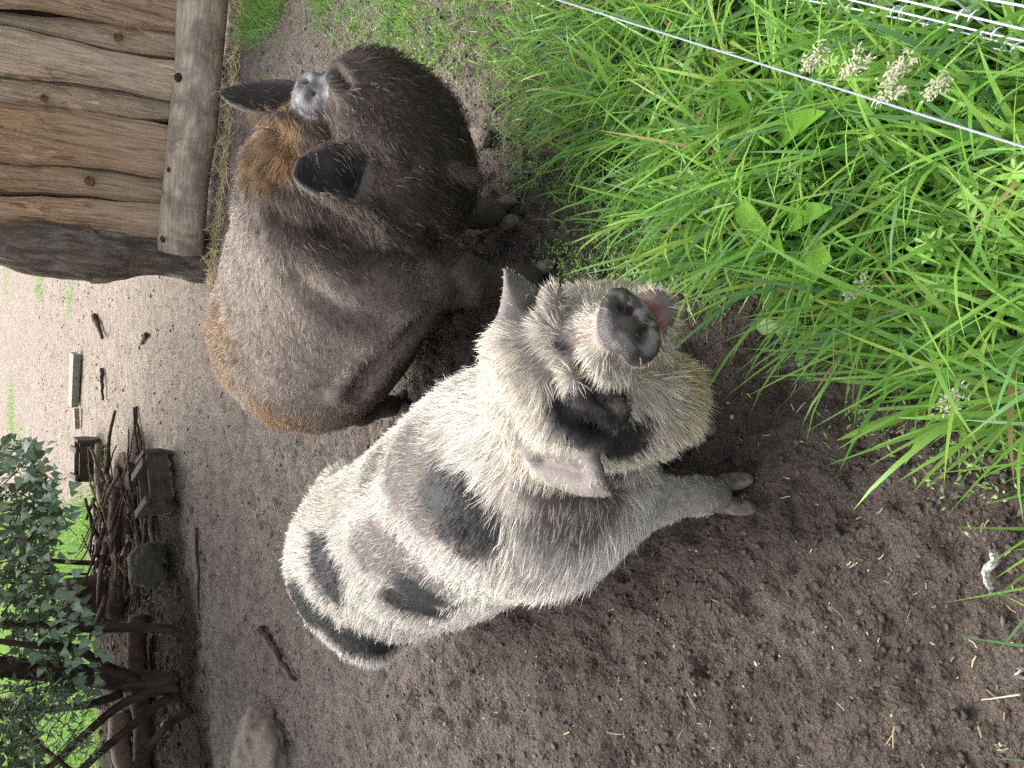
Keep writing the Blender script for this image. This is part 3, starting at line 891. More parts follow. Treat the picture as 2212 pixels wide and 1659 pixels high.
    # coat
    def dens(P, n):
        W, f, l, u, disc, muz, head, mouth = regions(P)
        d = np.ones(len(P)) * (1 - disc * .97) * sstep(.03, .10, W[:, 2])
        d *= 1 - .42 * spot(W, bare); d *= 1 + .2 * spot(W, black)
        d *= 1 - .45 * earness(W); d *= 1 - mouth; d *= 1 + .5 * muz; d *= 1 - .93 * np.exp(-((f + .02) / .05) ** 2 - ((u + .075) / .035) ** 2 - (l / .06) ** 2)
        d *= 1 + 1.2 * head; d *= 1 + 1.6 * sstep(.32, .22, W[:, 2]) * (1 - head)
        for s in (-1, 1): d *= 1 - .85 * np.exp(-(np.linalg.norm(W - H(-.13, s * .085, .055), axis=1) / .018) ** 2)
        return d * (.25 + .75 * sstep(-.9, -.2, n[:, 2]))
    def length(P, n):
        W, f, l, u, disc, muz, head, mouth = regions(P)
        L = .052 + .012 * sstep(.2, .5, P[:, 0]) * (1 - head)
        L = L * (1 - head) + .036 * head
        L = L * (1 - muz * .25); L = L * (1 - disc * .4)
        chin = head * sstep(-.08, -.16, u); L = L + .014 * chin
        L = L * (1 - .72 * earness(W)) * (.30 + .70 * sstep(.14, .34, W[:, 2]))
        return L * (1 - .35 * spot(W, bare)) * (1 - .45 * spot(W, black))
    def colour(P, n):
        W, f, l, u, disc, muz, head, mouth = regions(P)
        gg = np.random.default_rng(6); bkk = (gg.random(len(P)) < spot(W, black) * 1.35)[:, None] * .96; brr = spot(W, bare)[:, None]
        c = np.array([.78, .745, .675]) + 0 * W
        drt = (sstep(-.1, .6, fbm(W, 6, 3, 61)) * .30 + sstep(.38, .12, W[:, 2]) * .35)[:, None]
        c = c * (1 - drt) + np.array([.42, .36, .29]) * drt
        hd = head[:, None]
        c = c * (1 - hd) + np.array([.72, .67, .56]) * hd
        yl = (sstep(-.3, .5, fbm(W, 14, 3, 21)) * (head * sstep(.02, -.16, u) * .8 + .15))[:, None]
        c = c * (1 - yl) + np.array([.56, .45, .28]) * yl
        c = c * (1 - brr * .45)
        c = c * (1 - bkk) + np.array([.012, .012, .015]) * bkk
        return np.maximum(c, .008)
    def flow(P, n):
        W = bd.wor(P); f, l, u = H.inv(W)
        fl_ = np.array([-1.0, 0, -.12]) + np.zeros_like(P)
        fl_[:, 1] += P[:, 1] * 1.0
        hd = sstep(-.36, -.25, f)[:, None]
        hw = H.d(-1, 0, 0) + np.outer(u, H.u) * 5 + np.outer(l, H.l) * 6 + np.array([0, 0, -.25])
        return fl_ * (1 - hd) + np.array([bd.vec(v) for v in hw]) * hd if False else fl_ * (1 - hd) + (hw @ bd.R) * hd
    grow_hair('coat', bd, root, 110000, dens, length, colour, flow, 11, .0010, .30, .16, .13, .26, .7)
    return bd
SP = spotted_pig()
# ------------------------------------------------------------------ the dark pig behind
def dark_pig():
    Z = np.array([0, 0, 1.0])
    rump, sho = np.array(at_Y(672, 735, 2.42)), np.array(at_Y(740, 520, 2.06))
    rump[2], sho[2] = .42, .44
    base = (rump + sho) / 2; base[2] = 0
    ax = unit(np.array([*(sho - rump)[:2], 0])); rz = math.atan2(ax[1], ax[0]); left = np.array([-ax[1], ax[0], 0])
    bd = Body(base, rz, (-.72, -.5, -.02), (.85, .75, 1.05), .0056)
    bd.ell(rump, (.29, .285, .285), (ax, left, Z))
    bd.ell(rump - ax * .06 - Z * .02, (.22, .23, .21), (ax, left, Z), .1)
    mid = rump * .5 + sho * .5
    bd.ell(mid - Z * .02, (.34, .30, .275), (ax, left, Z), .2)
    bd.ell(sho + Z * .0, (.29, .30, .29), (ax, left, Z), .2)
    nose = np.array(at_d(680, 198, 1.86)); 
    H = Frame(nose, (.62, -.62, .38), (.62, .75, .12))
    crown = H(-.27, 0, .04)
    bd.cone(sho + ax * .08 + Z * .05, H(-.32, 0, -.05), .25, .17, .08)
    bd.ell(np.array(at_d(650, 400, 2.08)), (.17, .17, .15), None, .08)
    bd.ell(H(-.28, 0, .02), (.14, .13, .12), H.axes, .05)
    bd.ell(H(-.20, 0, -.03), (.12, .115, .11), H.axes, .05)
    jw = np.array(at_d(862, 285, 1.93))
    bd.ell(jw, (.155, .145, .16), None, .08)
    bd.ell(np.array(at_d(795, 215, 1.93)), (.115, .115, .12), None, .08)
    bd.ell(np.array(at_d(895, 400, 1.92)), (.16, .15, .16), None, .1)
    bd.cone(H(-.15, 0, -.01), H(-.03, 0, -.005), .085, .054, .03)
    N2 = Frame(nose, (-.05, -.55, .83), (.73, .42, .54))
    bd.ell(N2(-.004, 0, 0), (.018, .049, .039), N2.axes, .012)
    ring = [N2(.005, .043 * math.cos(q * .3927), .034 * math.sin(q * .3927)) for q in range(17)]
    bd.chain(ring, [.008] * 17, .006)
    bd.cone(H(-.05, 0, -.085), H(-.2, 0, -.13), .036, .09, .03)
    bd.ell(H(-.03, .0, -.058), (.06, .05, .010), H.axes, .014, cut=True)
    bd.chain([H(-.165, -.12, .04), H(-.175, -.06, .09), H(-.17, .0, .10), H(-.175, .06, .09), H(-.165, .12, .04)], [.024, .03, .028, .03, .024], .025)
    for s in (-1, 1):
        bd.ell(H(-.135, s * .085, .045), (.018, .03, .013), H.axes, .02, cut=True)
        bd.chain([H(-.11, s * .105, .02), H(-.125, s * .065, .055)], [.022, .018], .02)
        bd.ell(N2(.012, s * .022, .003), (.024, .0105, .0125), N2.axes, .010, cut=True)
    # ears stand up
    e1, t1 = at_d(645, 240, 1.93), at_d(472, 197, 1.97)
    bd.ear(e1, t1, (.35, -.85, .25), .072, 6.0, 0, .0065, .035, .75)
    e2, t2 = at_d(800, 420, 1.82), at_d(633, 362, 1.78)
    bd.ear(e2, t2, (.30, -.9, .35), .082, 8.0, 0, .0095, .03, .45)
    # tassel under the jaw
    w0, w1 = np.array(at_d(985, 372, 1.80)), np.array(at_d(1033, 384, 1.78))
    bd.cone(w0, w1, .026, .012, .015)
    fr, fl = np.array(at_z(1168, 606, 0)), np.array(at_z(1092, 465, 0)); rr = np.array(at_z(868, 876, 0))
    toes = unit(np.array([.12, -1, 0])); br = rump - left * .15; bl = rump + left * .17; bl[2] = 0
    for foot, top in ((fr, sho - left * .14 + ax * .05), (fl, sho + left * .12 + ax * .1)):
        ank = foot - toes * .02 + Z * .08; knee = foot - toes * .07 + Z * .18
        bd.chain([top - Z * .05, knee, ank, foot + Z * .04], [.125, .052, .038, .040], .04)
        bd.ell(foot - toes * .06 + Z * .065, (.02, .02, .022), k=.02)
    for hip, foot in ((br, rr), (rump + left * .15, bl)):
        hock = foot - ax * .045 + Z * .15
        bd.chain([hip, foot + ax * .03 + Z * .27, hock, foot + Z * .06, foot + Z * .035], [.16, .085, .036, .029, .030], .05)
    tb = rump - ax * .30 + Z * .12
    bd.chain([tb + ax * .05, tb - ax * .03 - Z * .04, tb - ax * .04 - Z * .16], [.03, .018, .01], .02)
    def lumps(V):
        W = bd.wor(V); hf = H.inv(W)[0]
        return .009 * fbm(V, 8, 3, 5) * sstep(.05, .12, W[:, 2]) * sstep(-.06, -.2, hf)
    bd.mesh('body', lumps)
    bd.crease([[(.010, .018), (706, 138), (728, 160), (752, 190)], [(.022, .022), (905, 690), (830, 770), (770, 850)], [(.03, .018), (640, 600), (760, 690), (830, 700)], [(.02, .016), (600, 470), (700, 500), (800, 490)], [(705, 290), (735, 312), (783, 335), (815, 345)], [(770, 385), (820, 378), (880, 358)], [(640, 255), (690, 262), (720, 250)], [(800, 470), (860, 480), (930, 500), (980, 545)], [(880, 700), (800, 780), (760, 840)], [(960, 560), (990, 640), (960, 690)]], .012, .013)
    me = bd.finish('body')
    root = empty('pig', base, rz)
    tag(root, 'big dark brown pig behind with ginger forehead and upright black ears', 'pig')
    def regions(P):
        W = bd.wor(P); f, l, u = H.inv(W); f2, l2, u2 = N2.inv(W)
        rad = np.sqrt(l2 ** 2 + u2 ** 2)
        disc = sstep(-.020, -.008, f2) * (rad < .066)
        muz = sstep(-.13, -.05, f) * (np.sqrt(l ** 2 + u ** 2) < .12)
        head = sstep(-.40, -.28, f)
        return W, f, l, u, disc, muz, head
    def earness(W):
        d = np.full(len(W), 1.0)
        for a, b in ((e1, t1), (e2, t2)):
            a, b = np.array(a), np.array(b); ab = b - a
            t = np.clip((W - a) @ ab / (ab @ ab), .3, 1.05); d = np.minimum(d, np.linalg.norm(W - a - t[:, None] * ab, axis=1))
        return sstep(.085, .055, d)
    RU = [h for h in (bd.hit(x, y) for x, y in ((468, 715), (462, 760), (462, 800), (475, 850), (505, 885), (550, 905), (600, 910))) if h is not None]
    def gin(W):
        """ginger along the rump and on the forehead"""
        x, y = px_of(W); nz = fbm(W, 16, 3, 4) * .4
        c = np.array(bd.hit(600, 310)) if bd.hit(600, 310) is not None else crown
        fo = sstep(1.2, .5, np.linalg.norm(W - c, axis=1) / .13 + nz)
        ru = np.zeros(len(W))
        for c2 in RU: ru = np.maximum(ru, sstep(1.3, .3, np.linalg.norm(W - c2, axis=1) / .15 + nz * .7))
        return fo, ru
    W, f, l, u, disc, muz, head = regions(bd.V)
    er = earness(W)[:, None]; ds = disc[:, None]
    hh = head[:, None]
    col = np.array([.165, .136, .119]) * (1 - hh) + np.array([.075, .058, .049]) * hh
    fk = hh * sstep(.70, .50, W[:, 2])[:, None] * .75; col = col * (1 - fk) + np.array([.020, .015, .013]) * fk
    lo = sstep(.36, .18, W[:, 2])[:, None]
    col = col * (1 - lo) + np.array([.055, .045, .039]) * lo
    inn, rim = bd.ear_side(bd.V, bd.N)
    col = col * (1 - er) + np.array([.075, .066, .062]) * er
    ii_ = inn[:, None] * (1 - .8 * rim[:, None]); col = col * (1 - ii_) + np.array([.012, .010, .010]) * ii_
    worn = sstep(-.1, .4, fbm(W, 50, 3, 3))[:, None]
    col = col * (1 - ds) + (np.array([.06, .058, .06]) * (1 - worn) + np.array([.17, .165, .17]) * worn) * ds
    for s in (-1, 1):
        f2, l2, u2 = N2.inv(W)
        nh = np.exp(-((l2 - s * .022) / .011) ** 2 - ((u2 - .003) / .012) ** 2)[:, None] * sstep(.008, -.004, f2)[:, None] * ds
        col = col * (1 - nh) + np.array([.03, .025, .025]) * nh
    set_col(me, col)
    link('body', me, M['dark_skin'], root); me.materials.append(M['nose'])
    me.polygons.foreach_set('material_index', (disc[bd.Q].mean(1) > .5).astype(np.int32))
    for s in (-1, 1): eyeball(bd, root, H(-.15, s * .086, .042), .016)
    hooves(bd, root, fr, toes, L=.066, r=.024, gap=.027)
    hooves(bd, root, fl, toes, L=.066, r=.024, gap=.027)
    hooves(bd, root, rr, unit(np.array([.5, -.9, 0])), L=.055)
    hooves(bd, root, bl, ax)
    def dens(P, n):
        W, f, l, u, disc, muz, head = regions(P)
        d = (1 - disc * .85) * sstep(.04, .12, W[:, 2]) * (1 - .9 * earness(W)) * (1 - .3 * muz)
        fo, ru = gin(W)
        for s in (-1, 1): d = d * (1 - .85 * np.exp(-(np.linalg.norm(W - H(-.14, s * .088, .045), axis=1) / .018) ** 2))
        return d * (1 + 1.5 * fo + .8 * ru) * (.3 + .7 * sstep(-.8, 0, n[:, 2]))
    def length(P, n):
        W, f, l, u, disc, muz, head = regions(P); fo, ru = gin(W)
        L = .021 + .009 * head + .016 * fo + .010 * ru + .005 * sstep(.5, .7, W[:, 2])
        return L * (1 - .3 * muz) * (.5 + .5 * sstep(.1, .25, W[:, 2]))
    def colour(P, n):
        W, f, l, u, disc, muz, head = regions(P); fo, ru = gin(W)
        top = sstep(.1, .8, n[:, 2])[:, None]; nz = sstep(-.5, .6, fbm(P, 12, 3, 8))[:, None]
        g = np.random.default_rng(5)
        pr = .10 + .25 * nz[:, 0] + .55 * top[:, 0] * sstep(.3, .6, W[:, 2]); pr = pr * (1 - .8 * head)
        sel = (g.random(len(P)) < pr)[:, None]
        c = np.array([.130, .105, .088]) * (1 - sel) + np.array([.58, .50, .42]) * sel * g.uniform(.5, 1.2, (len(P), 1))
        pale = (sstep(-.05, .12, (W - sho) @ ax) * sstep(.55, .68, W[:, 2]))[:, None]
        c = c * (1 - pale * .7) + np.array([.55, .47, .38]) * pale * .7
        hd = head[:, None] * np.where(sel, .35, .85)
        c = c * (1 - hd) + np.array([.095, .074, .059]) * hd
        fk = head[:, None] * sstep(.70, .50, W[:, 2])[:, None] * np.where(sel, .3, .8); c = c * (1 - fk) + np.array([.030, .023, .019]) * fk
        g1 = np.clip(fo * .85 + ru * .85, 0, 1)[:, None] * (.45 + .55 * nz)
        c = c * (1 - g1) + np.array([.42, .25, .115]) * g1
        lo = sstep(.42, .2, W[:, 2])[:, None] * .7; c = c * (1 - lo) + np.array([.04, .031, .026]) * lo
        dk = disc[:, None]; c = c * (1 - dk) + np.array([.45, .42, .38]) * dk
        return c
    def flow(P, n):
        W = bd.wor(P); f, l, u = H.inv(W)
        a = np.array([-1.0, 0, -.15]) + np.zeros_like(P); a[:, 1] += P[:, 1] * .8
        hd = sstep(-.38, -.25, f)[:, None]
        hw = H.d(-1, 0, 0) + np.outer(u, H.u) * 4 + np.outer(l, H.l) * 5 + np.array([0, 0, -.3])
        return a * (1 - hd) + (hw @ bd.R) * hd
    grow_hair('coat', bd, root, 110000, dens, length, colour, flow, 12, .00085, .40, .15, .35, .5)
    return bd
DP = dark_pig()
# ------------------------------------------------------------------ grass and small plants
M['grass'] = fibre_mat('grass_blade', .42, .33, .45)
_by = np.array([-400, 0, 100, 170, 250, 330, 430, 500, 560, 600, 650, 720, 800, 850, 900, 950, 1000, 1080, 1150, 1250])
_bx = np.array([740, 900, 965, 1030, 1065, 1095, 1175, 1245, 1385, 1520, 1680, 1760, 1870, 1950, 2050, 2140, 2215, 2300, 2360, 2460])
def inside(p):
    """how far a foot point lies inside the grass edge, in picture units"""
    x, y = px_of(np.column_stack([p, np.zeros(len(p))]))
    return x - np.interp(y, _by, _bx), x, y
def blades(name, p, L, W, lean, stiff, cols, seed, label=None, rows=7, kind='stuff', parent=None, face=None):
    g = np.random.default_rng(seed); n = len(p)
    if p.shape[1] == 2: p = np.column_stack([p, zat(p) - .004])
    h = unit(lean + np.column_stack([np.zeros((n, 2)), np.zeros(n)]))
    hl = np.linalg.norm(lean[:, :2], axis=1)
    hd = np.column_stack([lean[:, :2] / np.maximum(hl, 1e-6)[:, None], np.zeros(n)])
    th0 = np.clip(hl, 0, 1.2) * .6; dth = stiff
    pts = [p]; ths = th0.copy(); sg = L / (rows - 1)
    yaw = g.normal(0, .25, n)
    for r in range(rows - 1):
        d = hd * np.sin(ths)[:, None] + np.array([0, 0, 1.0]) * np.cos(ths)[:, None]
        pts.append(pts[-1] + d * sg[:, None]); ths = ths + dth * (.4 + 1.2 * r / rows)
        ths = np.minimum(ths, 2.35)
    tw = g.uniform(-.9, .9, n)
    side0 = np.column_stack([-hd[:, 1], hd[:, 0], np.zeros(n)])
    V = []
    for r in range(rows):
        t = r / (rows - 1)
        w = W * np.clip(.55 + 1.6 * t, 0, 1) * (1 - t ** 2.4) ** .8 * .5
        a = tw * (.4 + t)
        d = pts[min(r + 1, rows - 1)] - pts[max(r - 1, 0)]; d = unit(d)
        nn = np.cross(side0, d)
        sd = side0 * np.cos(a)[:, None] + nn * np.sin(a)[:, None]
        q = pts[r].copy(); q[:, 2] = np.maximum(q[:, 2], .003)
        if r < rows - 1: V += [q - sd * w[:, None], q + sd * w[:, None]]
        else: V += [q]
    m_ = 2 * rows - 1
    V = np.stack(V, 1).reshape(-1, 3); k0 = (np.arange(n) * m_)[:, None]
    Q = np.concatenate([k0 + np.array([[2 * r, 2 * r + 1, 2 * r + 3, 2 * r + 2]]) for r in range(rows - 2)])
    T = k0 + np.array([[m_ - 3, m_ - 2, m_ - 1]])
    me = np_mesh(name, V, quads=Q, tris=T)
    grad = np.concatenate([np.repeat(np.linspace(.92, 1.0, rows - 1), 2), [1.0]])
    set_col(me, (cols[:, None, :] * grad[None, :, None]).reshape(-1, 3))
    return tag(link(name, me, M['grass'], parent), label, None if parent else 'grass', kind=kind)
def green(n, g, dry=.018):
    t = g.random((n, 1))
    c = np.array([.135, .31, .045]) * (1 - t) + np.array([.25, .47, .09]) * t
    lime = (g.random(n) < .22)[:, None]
    c = np.where(lime, np.array([.27, .42, .075]) * g.uniform(.8, 1.15, (n, 1)), c)
    blue = (g.random(n) < .18)[:, None]
    c = np.where(blue, np.array([.14, .29, .10]) * g.uniform(.7, 1.2, (n, 1)), c)
    dr = (g.random(n) < dry)[:, None]
    return np.where(dr, np.array([.42, .33, .16]) * g.uniform(.5, 1.2, (n, 1)), c)
def field(n, seed, x0, x1, y0, y1): 
    g = np.random.default_rng(seed); return np.column_stack([g.uniform(x0, x1, n), g.uniform(y0, y1, n)]), g
# tall grass at the fence
p, g = field(42000, 41, -.55, 1.75, .12, 2.9)
ins, X, Y = inside(p)
tuft = vnoise(p, 7, 14) * .5 + .5
keep = (ins > g.uniform(-15, 90, len(p))) & (g.random(len(p)) < (.26 + .48 * tuft) * np.where(X > 1300, 1, .75))
p, ins, X, Y = p[keep], ins[keep], X[keep], Y[keep]; n = len(p)
tall = sstep(880, 1700, X) * sstep(-10, 280, ins)
L = (.085 + .24 * tall) * g.uniform(.5, 1.3, n)
W = (.0040 + .0062 * tall) * g.uniform(.6, 1.35, n)
lean = g.normal(0, .7, (n, 3)); lean[:, 0] -= np.where(Y > 650, .0, .2); lean[:, 1] += .10
lk = np.column_stack([vnoise(p, 5, 3), vnoise(p, 5, 4), np.zeros(n)]); lean = lean + lk * .9
blades('tall_grass', p, L, W, lean, g.uniform(.06, .34, n), green(n, g), 42, 'long bright green grass growing along the wire fence')
# a short mat below it
p, g = field(30000, 43, -.45, 1.7, .12, 3.0)
ins, X, Y = inside(p); keep = (ins > g.uniform(-45, 60, len(p))) & (g.random(len(p)) < .55)
p, ins = p[keep], ins[keep]; n = len(p)
lean = g.normal(0, .8, (n, 3))
blades('short_grass', p, g.uniform(.025, .09, n), g.uniform(.0018, .004, n), lean, g.uniform(.05, .4, n), green(n, g, .14) * .85, 44, 'short trampled grass at the edge of the mud', rows=5)
# far lawn, clumps on the sand and by the shelter
def clump(spots, seed):
    g = np.random.default_rng(seed); P, Ls = [], []
    for x, y, r, cnt, hgt in spots:
        c = at_z(x, y, 0)
        q = g.normal(0, 1, (cnt, 2)) * np.array([r, r * 1.3]) + np.array([c.x, c.y]); P.append(q); Ls.append(g.uniform(.5, 1.2, cnt) * hgt)
    P = np.concatenate(P); Ls = np.concatenate(Ls); n = len(P)
    return P, Ls, n, g
P, Ls, n, g = clump([(560, 30, .08, 500, .13), (600, 10, .07, 300, .12), (700, 12, .05, 160, .08), (760, 40, .09, 260, .06), (830, 60, .10, 350, .05), (880, 20, .08, 400, .08), (930, 110, .07, 260, .05),
                     (85, 612, .16, 700, .05), (150, 655, .10, 260, .05), (150, 630, .1, 120, .05), (25, 900, .3, 700, .08), (15, 600, .3, 250, .06), (45, 960, .25, 300, .08), (160, 790, .1, 60, .06), (168, 850, .08, 120, .09),
                     (215, 1070, .12, 260, .10), (230, 1010, .06, 120, .08), (575, 180, .02, 40, .05), (625, 1415, .0, 0, .05), (215, 1000, .1, 160, .12)], 45)
blades('grass_clumps', P, Ls, g.uniform(.002, .005, n) * (1 + .25 * P[:, 1] / 4), g.normal(0, .7, (n, 3)), g.uniform(.05, .35, n), green(n, g, .05), 46, 'small green tufts of grass dotted over the bare ground', rows=5)
p, g = field(26000, 47, -9, .5, 8.3, 17)
keep = sstep(-.9, -1.5, p[:, 0] + (p[:, 1] - 9) * .12 + fbm(p, 1.0, 2, 19) * .5) * sstep(8.2, 9.0, p[:, 1] + fbm(p, 1.2, 2, 9) * .8) > g.random(len(p))
keep &= np.abs(p[:, 0]) < .62 * p[:, 1]
p = p[keep]; n = len(p)
blades('lawn_grass', p, g.uniform(.05, .14, n), g.uniform(.007, .014, n), g.normal(0, .6, (n, 3)), g.uniform(.05, .3, n), green(n, g, .05) * .85, 48, 'sunny mown lawn grass behind the leafy shrub', rows=4)

# leafy plants --------------------------------------------------------------
def leaf_mesh(name, outline, fold=.25, droop=.3, tint=(.1, .22, .03), rows=None):
    """one leaf lying along +X: outline = [(x, half width)]; creased along the midrib, tip drooping"""
    V, F = [], []
    for x, w in outline:
        z = -droop * x * x
        V += [(x, -w, z + fold * w), (x, 0, z), (x, w, z + fold * w)]
    for i in range(len(outline) - 1):
        a = i * 3
        F += [(a, a + 3, a + 4, a + 1), (a + 1, a + 4, a + 5, a + 2)]
    me = bpy.data.meshes.new(name); me.from_pydata(V, [], F)
    for p_ in me.polygons: p_.use_smooth = True
    me.update()
    g = np.random.default_rng(len(V)); c = np.array(tint)[None] * g.uniform(.85, 1.15, (len(V), 1))
    c[1::3] *= 1.25
    set_col(me, c); me.materials.append(M['grass'])
    return me
dande = leaf_mesh('leaf', [(0, .008), (.08, .012), (.18, .06), (.22, .03), (.34, .10), (.40, .05), (.55, .14), (.62, .08), (.78, .17), (.86, .15), (.95, .08), (1.0, .004)], .2, .25, (.14, .28, .04))
oval = leaf_mesh('leaf', [(0, .01), (.06, .012), (.14, .05), (.3, .075), (.5, .09), (.7, .08), (.88, .045), (1, .004)], .3, .3, (.11, .245, .03))
lance = leaf_mesh('leaf', [(0, .008), (.15, .02), (.4, .045), (.65, .05), (.85, .03), (1, .003)], .3, .35, (.17, .31, .035))
star = leaf_mesh('leaf', [(0, .02), (.25, .07), (.55, .13), (.8, .12), (1, .01)], .25, .1, (.20, .36, .055))
def leaf_obj(me, parent, loc, yaw, pitch, s):
    o = link('leaf', me, None, parent, loc); o.rotation_euler = (0, -pitch, yaw); o.scale = (s, s, s); return o
def broad_plant(me, x, y, leaves, label, name='dandelion'):
    c = at_z(x, y, .0); r = empty(name, (c.x, c.y, 0))
    tag(r, label, 'weed')
    for tx, ty, h in leaves:
        t = at_z(tx, ty, h); d = Vector((t.x - c.x, t.y - c.y, h)); s = d.length
        b = Vector((0, 0, .01))
        o = leaf_obj(me, r, b, math.atan2(d.y, d.x), math.atan2(d.z + .25 * s, math.hypot(d.x, d.y)), s)
    return r
broad_plant(dande, 1700, 590, [(1600, 470, .20), (1575, 565, .15), (1625, 500, .18), (1655, 640, .10), (1760, 560, .22)], 'dandelion rosette with lobed leaves in the grass nearest the spotted snout')
broad_plant(dande, 1760, 720, [(1655, 640, .06), (1690, 690, .02), (1730, 790, .03), (1640, 700, .02)], 'dandelion with soil smeared leaves right of the spotted chin')
broad_plant(oval, 1690, 330, [(1705, 245, .28), (1545, 190, .22), (1590, 300, .18)], 'lime green broad leaved weed standing in the middle of the grass', 'plantain')
broad_plant(lance, 2060, 865, [(1832, 938, .13), (1960, 990, .05), (2100, 980, .06)], 'ribwort leaf arching far out over the mud', 'plantain')
broad_plant(oval, 1700, 500, [(1640, 520, .24), (1600, 545, .2), (1730, 450, .25)], 'pale broad leaved weed between the two dandelions', 'dock_seedling')
M['stem'] = fibre_mat('stem', .2, .5)
def stem(parent, pts, r, col):
    mb = MB().tube(pts, r, 5); o = mb.build('stem', None, parent, True)
    set_col(o.data, np.array(col)); o.data.materials.append(M['stem']); return o
rnd = random.Random(5)
def cleavers(x, y, h, label, whorls=3):
    t = at_z(x, y, h); b = Vector((t.x + rnd.uniform(-.03, .05), t.y + rnd.uniform(-.05, .03), 0))
    r = empty('bedstraw', b); tag(r, label, 'weed', 'bedstraw plants in the grass')
    top = Vector((t.x, t.y, h)) - b
    sm = stem(r, [(0, 0, 0), top * .5 + Vector((rnd.uniform(-.01, .01), rnd.uniform(-.01, .01), .01)), top], .0012, (.16, .30, .05))
    for wv in range(whorls):
        f = 1 - wv * .22; c = top * f; sz = .020 + .012 * wv * (1 if wv < 3 else .5)
        n_ = rnd.choice((6, 7)); a0 = rnd.uniform(0, 6.28)
        for q in range(n_):
            leaf_obj(star, sm, c, a0 + q * 6.283 / n_, rnd.uniform(.05, .35), sz * rnd.uniform(.85, 1.15))
for x, y, h, lb in [(2090, 430, .20, 'bedstraw with two star shaped leaf whorls below the single wire'), (2150, 470, .17, 'bedstraw right beside the lowest corner of the tall grass'),
                    (2000, 525, .20, 'bedstraw star in the middle of the right hand grass'), (2015, 622, .16, 'bedstraw above the dangling seed head'),
                    (2130, 545, .15, 'bedstraw near the right edge of the picture'), (2190, 372, .22, 'bedstraw at the right edge just below the wire'),
                    (1705, 372, .14, 'bedstraw in the centre of the grass left of the lime leaf'), (1795, 140, .20, 'bedstraw beneath the leftmost pale seed head'),
                    (1770, 165, .16, 'low bedstraw close to the single wire and seed heads'), (2185, 650, .14, 'bedstraw lowest at the right edge'), (1900, 405, .13, 'small bedstraw hidden among broad blades')]:
    cleavers(x, y, h, lb)
# flowering grass panicles
spk = leaf_mesh('spikelet', [(0, .03), (.25, .16), (.6, .17), (1, .01)], .5, .1, (.42, .42, .29))
def panicle(x, y, h, sp, label, nbr=15):
    t = at_z(x, y, h); b = at_z(x + 150, y + 40, 0)
    r = empty('grass_flower', (b.x, b.y, 0)); tag(r, label, 'grass flower', 'pale flowering grass heads')
    top = Vector((t.x - b.x, t.y - b.y, h))
    ax_ = Vector((-.3, .35, .25)).normalized()
    stem(r, [(0, 0, 0), top * .5 + Vector((0, 0, .05)), top, top + ax_ * sp], [.0014, .0012, .0009, .0005], (.30, .36, .16))
    for q in range(nbr):
        c = top + ax_ * sp * (q / nbr); a = q * 2.4
        d = (ax_ + Vector((math.cos(a), math.sin(a), .2)) * .9).normalized()
        e = c + d * sp * .45 * (1 - q / nbr * .7) * rnd.uniform(.6, 1.1)
        br = stem(r, [c, e], .0004, (.35, .38, .2)); br.name = 'branchlet'
        for w in range(rnd.randint(5, 8)):
            o = leaf_obj(spk, br, e + Vector([rnd.uniform(-.006, .006) for _ in range(3)]), rnd.uniform(0, 6.28), rnd.uniform(-.6, .9), rnd.uniform(.006, .0095)); o.name = 'spikelet'
for a in [(1800, 100, .30, .05, 'leftmost pale flowering grass head by the mesh fence'), (1890, 112, .32, .05, 'second pale flowering grass head from the left below the knots'),
          (1985, 120, .34, .05, 'pale flowering grass head overlapping the fence wires'), (1965, 172, .30, .05, 'lowest pale flowering grass head of the cluster by the fence'),
          (1890, 605, .17, .05, 'nodding grass head in the lower grass far from the wires'), (2095, 845, .15, .05, 'single grass head hanging over the grass corner by the mud'), (2060, 165, .28, .04, 'small pinkish grass head nearest the right edge')]:
    panicle(*a)
# low small-leaved weeds at the muddy edge
def ground_weeds():
    g = np.random.default_rng(61); P = []
    for x, y, sx, sy, n in [(1300, 575, 60, 25, 420), (1400, 600, 60, 20, 300), (1230, 540, 30, 20, 160), (850, 60, 60, 45, 500), (940, 130, 40, 30, 300), (780, 30, 50, 30, 300), (600, 40, 40, 40, 250), (1130, 400, 30, 20, 100), (2100, 1000, 50, 50, 120), (1560, 610, 50, 25, 120), (1900, 900, 60, 30, 80)]:
        for _ in range(n):
            q = at_z(x + g.normal(0, sx), y + g.normal(0, sy), 0); P.append((q.x, q.y))
    P = np.array(P); n = len(P); z = zat(P) + g.uniform(.002, .03, n)
    a = g.uniform(0, 6.28, n); L = g.uniform(.006, .018, n); w = L * g.uniform(.13, .22, n); ti = g.normal(.2, .35, n)
    d = np.column_stack([np.cos(a) * np.cos(ti), np.sin(a) * np.cos(ti), np.sin(ti)]); s = unit(np.cross(d, [0, 0, 1.0]) + g.normal(0, .2, (n, 3)))
    c = np.column_stack([P, z])
    V = np.stack([c, c + d * L[:, None] * .5 - s * w[:, None], c + d * L[:, None], c + d * L[:, None] * .5 + s * w[:, None]], 1).reshape(-1, 3)
    me = np_mesh('ground_weeds', V, quads=(np.arange(n) * 4)[:, None] + np.array([[0, 1, 2, 3]]))
    set_col(me, np.repeat(green(n, g, .03) * .95, 4, 0))
    tag(link('ground_weeds', me, M['grass']), 'low small leaved weeds creeping over the muddy edge', 'weeds', kind='stuff')
ground_weeds()
